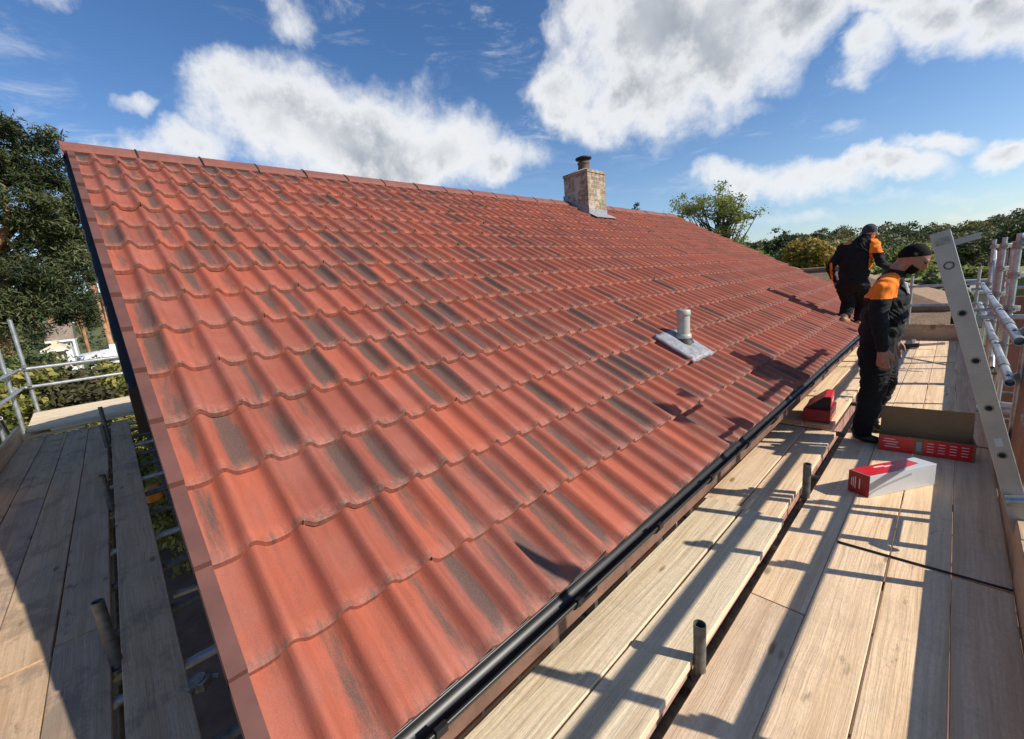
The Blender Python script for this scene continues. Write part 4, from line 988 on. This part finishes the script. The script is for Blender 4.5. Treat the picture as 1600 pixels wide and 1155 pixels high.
obj_box('open_carton', (-.335, 4.46, DZ), (.545, .05, 0), (-.012, .17, 0), .135, 'open cardboard carton with red printed front and its lid flap up', 'carton', box2)
def box3(e, o, ux, uy, h):
    z = Vector((0, 0, 1)); un, vn = ux.normalized(), uy.normalized()
    b = MB(); prism(b, o, ux, uy, h); b.build('carton', M['red'], parent=e, bevel=.004)
    b = MB(); b.obox(o + ux / 2 - vn * .002 + z * h / 2, ux / 2 * .98, vn * .001, z * h / 2 * .97); b.build('painted_side_shade', M['darkred'], parent=e)  # darker red sheet paints the shade on the side turned from the sun
    b = MB()
    b.obox(o + ux + un * .003 + uy * .5 + z * h * .5, un * .0006, uy * .3, z * h * .06)
    b.build('white_lettering', M['print'], parent=e)
zi = -1.535
obj_box('carton', (-.935, 4.74, zi), (.215, .02, 0), (-.01, .36, 0), .125, 'bottom red carton of the pair stacked by the gutter', 'carton', box3)
def box4(e, o, ux, uy, h):
    z = Vector((0, 0, 1)); b = MB()
    A = [o, o + ux, o + ux + z * h, o + ux * .72 + z * h * 1.02]; B = [p + uy for p in A]
    b.add(A + B, [(0, 1, 2, 3), (7, 6, 5, 4), (1, 5, 6, 2), (2, 6, 7, 3), (3, 7, 4, 0), (0, 4, 5, 1)], 0); b.build('carton', M['red'], parent=e, bevel=.004)
    b = MB(); f_ = -uy.normalized() * .002; b.quad(o + f_ + ux * .06 + z * .004, o + f_ + ux * .97 + z * .004, o + f_ + ux * .97 + z * (h - .004), o + f_ + ux * .74 + z * (h - .002)); b.build('painted_dark_end', M['blackmatt'], parent=e)  # black sheet over the solid end paints the shade inside the carton
    b = MB(); b.obox(o + ux * 1.012 + uy * .5 + z * h * .55, ux.normalized() * .0006, uy * .3, z * h * .05); b.build('white_lettering', M['print'], parent=e)
obj_box('carton', (-.925, 4.77, zi + .127), (.20, .03, 0), (-.03, .33, 0), .12, 'torn open red carton on top of the pair by the gutter', 'carton', box4)
# hand tool on the deck and bits and pieces
tag(MB().tube((-.35, 2.772, DZ + .007), (-.05, 2.785, DZ + .006), .006, n=8).tube((-.05, 2.785, DZ + .006), (.305, 2.80, DZ + .007), .006, n=8).build('cable', M['black'], loc=(0, 2.78, DZ)), 'thin black cable lying across the deck boards in front of the toe board', 'cable')
tl = empty('hand_saw', (-.62, 9.6, DZ), 'black-handled tool with silver blade lying near the far toe board', 'tool')
b = MB(); b.obox((-.50, 9.75, DZ + .04), (.17, .0, .012), (0, .05, 0), (0, 0, .035)); b.build('handle', M['blackmatt'], parent=tl, bevel=.01)
b = MB(); b.obox((-.20, 9.75, DZ + .075), (.17, 0, .022), (0, .004, 0), (0, 0, .02)); b.build('blade', M['alu'], parent=tl)
tag(MB().box((-.46, 10.4, DZ + .0), (-.40, 10.46, DZ + .06)).build('paper_cup', M['white'], loc=(-.43, 10.43, DZ), bevel=.012), 'small white lump by the far toe board', 'litter')
pc = MB().lathe((-1.17, 2.22, 0), [(.0, -1.47), (.045, -1.468), (.055, -1.45), (.058, -1.36), (.052, -1.345), (0, -1.345)], 16).build('foam_can', M['yellow'], loc=(-1.17, 2.22, -1.55)); tag(pc, 'yellow topped can tucked under the gutter', 'can')
tag(MB().tube((-.985, .66, -1.30), (-.985, .86, -1.30), .022, n=16).build('steel_offcut', M['tube'], loc=(-.985, .76, -1.30)), 'short silvery tube held just under the gutter near its end', 'tube')
tag(MB().obox((-8.4, .02, -2.66), (.30, 0, .05), (0, .10, .02), (0, 0, .10)).build('rubble_bag', M['orangebag'], loc=(-8.4, .02, -2.76), bevel=.05), 'orange bag seen down the gap beside the gable', 'bag')

# ------------------------------------------------------------------ people
def person(loc, label, prims, cls, mats, voxel=.0065, group=None):
    """prims: chains of (points, radii, class) or ellipsoids; merged into one continuous skin"""
    b = MB(); seg = []
    for pr in prims:
        if pr[0] == 'c':
            _, pts, rad, k = pr
            for i in range(len(pts)):
                seg.append((Vector(pts[i]), Vector(pts[min(i + 1, len(pts) - 1)]), rad[i], rad[min(i + 1, len(pts) - 1)], k))
                uvs(b, pts[i], (rad[i],) * 3)
                if i + 1 < len(pts): b.tube(pts[i], pts[i + 1], rad[i], rad[i + 1], 16)
        else:
            _, c, r, rot, k = pr
            uvs(b, c, r, rot); seg.append((Vector(c), None, r, rot, k))
    me = bpy.data.meshes.new('person'); off = Vector(loc); me.from_pydata([Vector(v) - off for v in b.v], [], b.f); me.update()
    tmp = link('person_tmp', me)
    rm = tmp.modifiers.new('r', 'REMESH'); rm.mode = 'VOXEL'; rm.voxel_size = voxel; rm.use_smooth_shade = True
    smt = tmp.modifiers.new('s', 'SMOOTH'); smt.factor = .5; smt.iterations = 5
    dg = bpy.context.evaluated_depsgraph_get(); me2 = bpy.data.meshes.new_from_object(tmp.evaluated_get(dg)); me2.name = 'person'
    bpy.data.objects.remove(tmp)
    n = len(me2.polygons); C = np.empty(n * 3, np.float32)
    for i_, m_ in enumerate(mats): me2.materials.append(m_)
    me2.polygons.foreach_get('center', C); C = C.reshape(-1, 3) + np.array(off, np.float32)
    best = np.full(n, 1e9); idx = np.zeros(n, np.int32)
    for (p, q, r0, r1, k) in seg:
        if q is None:
            Rm = np.array(r1.to_matrix() if r1 is not None else np.eye(3)); L = (C - np.array(p)) @ Rm
            nrm = np.linalg.norm(L / np.array(r0), axis=1); d = (nrm - 1) * min(r0)
        else:
            a = np.array(p); ab = np.array(q - p); l2 = max(1e-9, ab @ ab); tt = np.clip(((C - a) @ ab) / l2, 0, 1)
            d = np.linalg.norm(C - a - tt[:, None] * ab, axis=1) - (r0 + (r1 - r0) * tt)
        m_ = d < best; best[m_] = d[m_]; idx[m_] = k
    idx = cls(C, idx)
    cloth_v = np.zeros(len(me2.vertices), bool)
    for p_, k_ in zip(me2.polygons, idx):
        if k_ in (1, 2, 3):
            for vi in p_.vertices: cloth_v[vi] = True
    co = np.empty(len(me2.vertices) * 3, np.float32); me2.vertices.foreach_get('co', co); co = co.reshape(-1, 3)
    nr_ = np.empty(len(me2.vertices) * 3, np.float32); me2.vertices.foreach_get('normal', nr_); nr_ = nr_.reshape(-1, 3)
    for vi in np.nonzero(cloth_v)[0]:
        x_, y_, z_ = map(float, co[vi]); w0 = noise.noise(Vector((x_ * 5, y_ * 5, z_ * 4)))
        f1 = noise.noise(Vector((x_ * 6 + 3, y_ * 6, z_ * 17 + w0 * 5 + x_ * 6))); f1 = 1 - 2 * abs(f1)
        f2 = noise.noise(Vector((x_ * 14, y_ * 14, z_ * 22)))
        co[vi] += nr_[vi] * (.013 * (f1 - .55) + .004 * f2)
    me2.vertices.foreach_set('co', co.ravel())
    me2.polygons.foreach_set('material_index', idx.astype(np.int32)); me2.polygons.foreach_set('use_smooth', np.ones(n, bool)); me2.update()
    o = link('person', me2, loc=loc); return tag(o, label, 'person', group)
def uvs(b, c, r, rot=None, nu=16, nv=10):
    c = Vector(c); vs = []
    for j in range(nv + 1):
        a = math.pi * j / nv
        for i in range(nu):
            p = Vector((r[0] * math.sin(a) * math.cos(2 * math.pi * i / nu), r[1] * math.sin(a) * math.sin(2 * math.pi * i / nu), r[2] * math.cos(a)))
            if rot is not None: p = rot.to_matrix() @ p
            vs.append(c + p)
    b.add(vs, [(j * nu + i, (j + 1) * nu + i, (j + 1) * nu + (i + 1) % nu, j * nu + (i + 1) % nu) for j in range(nv) for i in range(nu)])
from mathutils import Euler
def hand(w_, fwd, down, side, k, s_=1.0, curl=.5):
    """palm and five curled fingers; w_ wrist, down = finger direction, fwd = thumb side, side = palm normal"""
    w_, fwd, down, side = Vector(w_), Vector(fwd).normalized(), Vector(down).normalized(), Vector(side).normalized(); out = []
    out.append(('c', [w_, w_ + down * .045 * s_ + fwd * .004, w_ + down * .085 * s_ + fwd * .004], [.026 * s_, .031 * s_, .028 * s_], k))
    for f_ in (-.022, .022): out.append(('c', [w_ + down * .03 * s_ + fwd * f_ * .7, w_ + down * .085 * s_ + fwd * f_], [.02 * s_, .017 * s_], k))
    for i, (o_, L) in enumerate(((.030, .072), (.010, .082), (-.010, .076), (-.030, .060))):
        a = w_ + (down * .088 + fwd * o_) * s_
        b1 = a + (down * .9 + side * .25 * curl) * L * .42 * s_; b2 = b1 + (down * .75 + side * .8 * curl) * L * .33 * s_; b3 = b2 + (down * .45 + side * 1.1 * curl) * L * .27 * s_
        out.append(('c', [a, b1, b2, b3], [.0102 * s_, .0095 * s_, .0088 * s_, .0075 * s_], k))
    a = w_ + (down * .02 + fwd * .028) * s_
    out.append(('c', [a, a + (down * .035 + fwd * .022 + side * .01) * s_, a + (down * .063 + fwd * .026 + side * .022) * s_], [.014 * s_, .0115 * s_, .0095 * s_], k))
    return out
# near roofer: stands in profile facing +X, head bowed. classes 0 skin 1 jacket 2 orange 3 trousers 4 boots 5 hair
hr = Euler((0, R(40), 0)); HF = Vector((math.cos(R(40)), 0, -math.sin(R(40)))); HU = Vector((math.sin(R(40)), 0, math.cos(R(40))))
def hp(a, y, b): return tuple(Vector((-.245, 4.745 + y, -.035)) + HF * a + HU * b)
P1 = [('c', [(-.415, 4.62, -.86), (-.405, 4.60, -1.10), (-.435, 4.60, -1.30), (-.468, 4.60, -1.50)], [.118, .096, .083, .068], 3),
      ('c', [(-.405, 4.82, -.86), (-.375, 4.88, -1.10), (-.41, 4.90, -1.30), (-.45, 4.92, -1.50)], [.118, .096, .083, .068], 3),
      ('e', (-.425, 4.72, -.82), (.125, .175, .13), None, 3), ('c', [(-.42, 4.66, -.84), (-.415, 4.65, -.70)], [.115, .12], 3), ('c', [(-.42, 4.78, -.84), (-.415, 4.79, -.70)], [.115, .12], 3),
      ('e', (-.405, 4.72, -.62), (.150, .185, .12), None, 1), ('e', (-.395, 4.72, -.50), (.155, .20, .15), None, 1), ('e', (-.385, 4.72, -.36), (.145, .205, .14), None, 1),
      ('c', [(-.385, 4.57, -.265), (-.375, 4.87, -.265)], [.082, .082], 1), ('c', [(-.37, 4.70, -.22), (-.35, 4.735, -.17)], [.085, .072], 1),
      ('c', [(-.365, 4.72, -.20), (-.335, 4.735, -.13), (-.295, 4.745, -.075)], [.060, .056, .056], 0),
      ('c', [(-.395, 4.525, -.275), (-.405, 4.47, -.40), (-.395, 4.44, -.53), (-.375, 4.445, -.64), (-.362, 4.455, -.735)], [.074, .064, .057, .050, .042], 1),
      ('c', [(-.375, 4.915, -.275), (-.385, 4.98, -.40), (-.375, 5.0, -.53), (-.345, 4.99, -.64), (-.33, 4.98, -.735)], [.074, .064, .057, .050, .042], 1),
      ('e', (-.245, 4.745, -.035), (.102, .077, .104), hr, 0), ('e', hp(.045, 0, -.045), (.058, .058, .062), hr, 0),
      ('c', [hp(.072, -.014, -.088), hp(.072, .014, -.088)], [.026, .026], 0),                     # chin
      ('c', [hp(.098, 0, .012), hp(.116, 0, -.022)], [.009, .0145], 0),                            # nose
      ('c', [hp(.098, -.016, -.052), hp(.102, 0, -.052), hp(.098, .016, -.052)], [.010, .012, .010], 0),   # lips
      ('c', [hp(.086, -.034, .020), hp(.094, 0, .022), hp(.086, .034, .020)], [.013, .012, .013], 0),       # brow
      ('c', [hp(.066, -.042, -.020), hp(.03, -.05, -.05)], [.020, .022], 0), ('c', [hp(.066, .042, -.020), hp(.03, .05, -.05)], [.020, .022], 0),
      ('c', [hp(-.004, -.077, .010), hp(-.002, -.079, -.018)], [.019, .011], 0), ('c', [hp(-.004, .077, .010), hp(-.002, .079, -.018)], [.019, .011], 0),
      ('c', [(-.49, 4.60, -1.545), (-.43, 4.60, -1.565), (-.365, 4.60, -1.572)], [.042, .040, .032], 4), ('c', [(-.49, 4.60, -1.50), (-.46, 4.60, -1.54)], [.055, .045], 4),
      ('c', [(-.475, 4.92, -1.545), (-.41, 4.925, -1.565), (-.345, 4.93, -1.572)], [.042, .040, .032], 4), ('c', [(-.47, 4.92, -1.50), (-.44, 4.92, -1.54)], [.055, .045], 4)]
P1 += hand((-.360, 4.458, -.745), (1, -.1, 0), (.05, 0, -1), (.1, .9, 0), 0, 1.12) + hand((-.328, 4.978, -.745), (1, .1, 0), (.1, 0, -1), (.1, -.9, 0), 0, 1.1)
def cls1(C, k):
    k = k.copy(); x, y, z = C.T
    j = k == 1
    k[j & (z > -.345 + .30 * np.abs(x + .42) * 0 ) & (x < -.285) & ~((np.abs(y - 4.735) < .075) & (z > -.215))] = 2
    k[j & (z > -.345) & (x > -.31)] = 1
    s_ = k == 0
    a_ = (x + .245) * HF.x + (z + .035) * HF.z; b_ = (x + .245) * HU.x + (z + .035) * HU.z
    hair = s_ & (b_ > .85 * a_ - .002) & (b_ > -.058) & (a_ > -.115); k[hair] = 5
    lips = (np.abs(b_ + .052) < .009) & (a_ > .10)
    beard = s_ & ~hair & (a_ > .036) & (b_ < -.042 - .10 * a_) & ~lips & (z > -.21) & (b_ > -.13); k[beard] = 5
    eyes = s_ & (np.abs(b_ - .004) < .0045) & (a_ > .078) & (np.abs(np.abs(y - 4.745) - .032) < .013); k[eyes] = 5
    return k
person((-.42, 4.75, DZ), 'man in black workwear with orange shoulders standing beside the ladder, head bowed', P1, cls1, [M['skin'], M['jacket'], M['orange'], M['trouser'], M['boot'], M['hair']])
# far roofer: on the tiles with his back to us, stooping
P2 = [('c', [(-1.17, 8.22, -.42), (-1.115, 8.36, -.66), (-1.145, 8.26, -.86)], [.115, .098, .078], 3),
      ('c', [(-.985, 8.26, -.42), (-.955, 8.48, -.68), (-.985, 8.44, -.93)], [.115, .098, .078], 3),
      ('e', (-1.08, 8.22, -.38), (.195, .135, .14), None, 3),
      ('e', (-1.07, 8.22, -.24), (.195, .13, .15), None, 1), ('e', (-1.06, 8.23, -.10), (.205, .135, .16), None, 1), ('e', (-1.045, 8.27, .05), (.225, .15, .17), None, 1), ('e', (-1.045, 8.29, .15), (.19, .12, .10), None, 1),
      ('c', [(-1.21, 8.28, .14), (-.88, 8.28, .15)], [.095, .09], 1), ('c', [(-1.02, 8.30, .20), (-.95, 8.33, .285)], [.105, .075], 1),
      ('c', [(-.975, 8.32, .20), (-.945, 8.35, .28)], [.056, .055], 0),
      ('c', [(-1.235, 8.27, .11), (-1.31, 8.22, -.02), (-1.365, 8.24, -.13), (-1.345, 8.32, -.24), (-1.315, 8.38, -.33)], [.078, .064, .055, .048, .040], 1),
      ('c', [(-.865, 8.26, .11), (-.80, 8.19, -.0), (-.765, 8.18, -.11), (-.69, 8.28, -.17), (-.63, 8.38, -.21)], [.078, .064, .055, .048, .040], 1),
      ('e', (-.935, 8.36, .345), (.080, .098, .105), Euler((R(-25), 0, 0)), 0), ('e', (-.925, 8.385, .31), (.062, .07, .08), None, 0),
      ('c', [(-.93, 8.465, .335), (-.928, 8.475, .30)], [.010, .014], 0), ('c', [(-1.012, 8.36, .325), (-1.016, 8.36, .30)], [.02, .012], 0), ('c', [(-.858, 8.36, .325), (-.854, 8.36, .30)], [.02, .012], 0),
      ('e', (-.937, 8.352, .375), (.093, .110, .090), Euler((R(-18), 0, 0)), 5), ('c', [(-.95, 8.44, .385), (-.90, 8.50, .375), (-.87, 8.50, .372)], [.030, .022, .018], 5),
      ('c', [(-1.15, 8.18, -.93), (-1.13, 8.26, -.955), (-1.11, 8.34, -.965)], [.048, .044, .034], 4), ('c', [(-1.15, 8.22, -.88), (-1.15, 8.2, -.93)], [.055, .05], 4),
      ('c', [(-.99, 8.40, -1.015), (-.98, 8.48, -1.03), (-.975, 8.55, -1.035)], [.048, .042, .034], 4), ('c', [(-.985, 8.43, -.95), (-.985, 8.42, -1.0)], [.055, .05], 4)]
P2 += hand((-1.31, 8.39, -.34), (0, 1, 0), (.12, .25, -.9), (1, 0, 0), 0, 1.08) + hand((-.625, 8.39, -.215), (0, 0, 1), (.8, .5, -.3), (-.3, .9, 0), 0, 1.08)
def cls2(C, k):
    k = k.copy(); x, y, z = C.T; j = k == 1
    k[j & (z > -.03) & (x > -.90) & (z > .035)] = 2
    k[j & (x > -.895) & (x < -.86) & (z < .02) & (z > -.20) & (y < 8.25)] = 2
    k[j & (z > .20) & (x < -1.12) & (x > -1.22)] = 2
    k[j & (x < -1.33) & (x > -1.36) & (z < -.05)] = 2
    return k
man2 = person((-1.08, 8.25, -1.03), 'man in black vest, orange sleeves and dark cap stepping on the lower roof tiles', P2, cls2, [M['skin'], M['jacket'], M['orange'], M['trouser'], M['tanboot'], M['cap']], .0075)
cm = MB(); cm.obox((-.862, 8.318, .372), (.010, .012, .0), (.004, -.004, .030), (.006, .006, 0)); cm.build('cap_badge', M['white'], parent=man2)
m1 = [o for o in bpy.data.objects if o.name == 'person'][0]
cm = MB(); cm.obox((-.405, 4.452, -.305), (.022, .002, 0), (0, .0012, 0), (0, .0, .007)); cm.obox((-.405, 4.449, -.322), (.014, .002, 0), (0, .0012, 0), (0, 0, .0025)); cm.build('sleeve_lettering', M['white'], parent=m1)
cm = MB(); cm.obox((-.262, 4.655, -.275), (.008, .004, -.004), (0, .02, 0), (-.012, 0, .045)); cm.build('chest_strap', M['greycard'], parent=m1, bevel=.003)
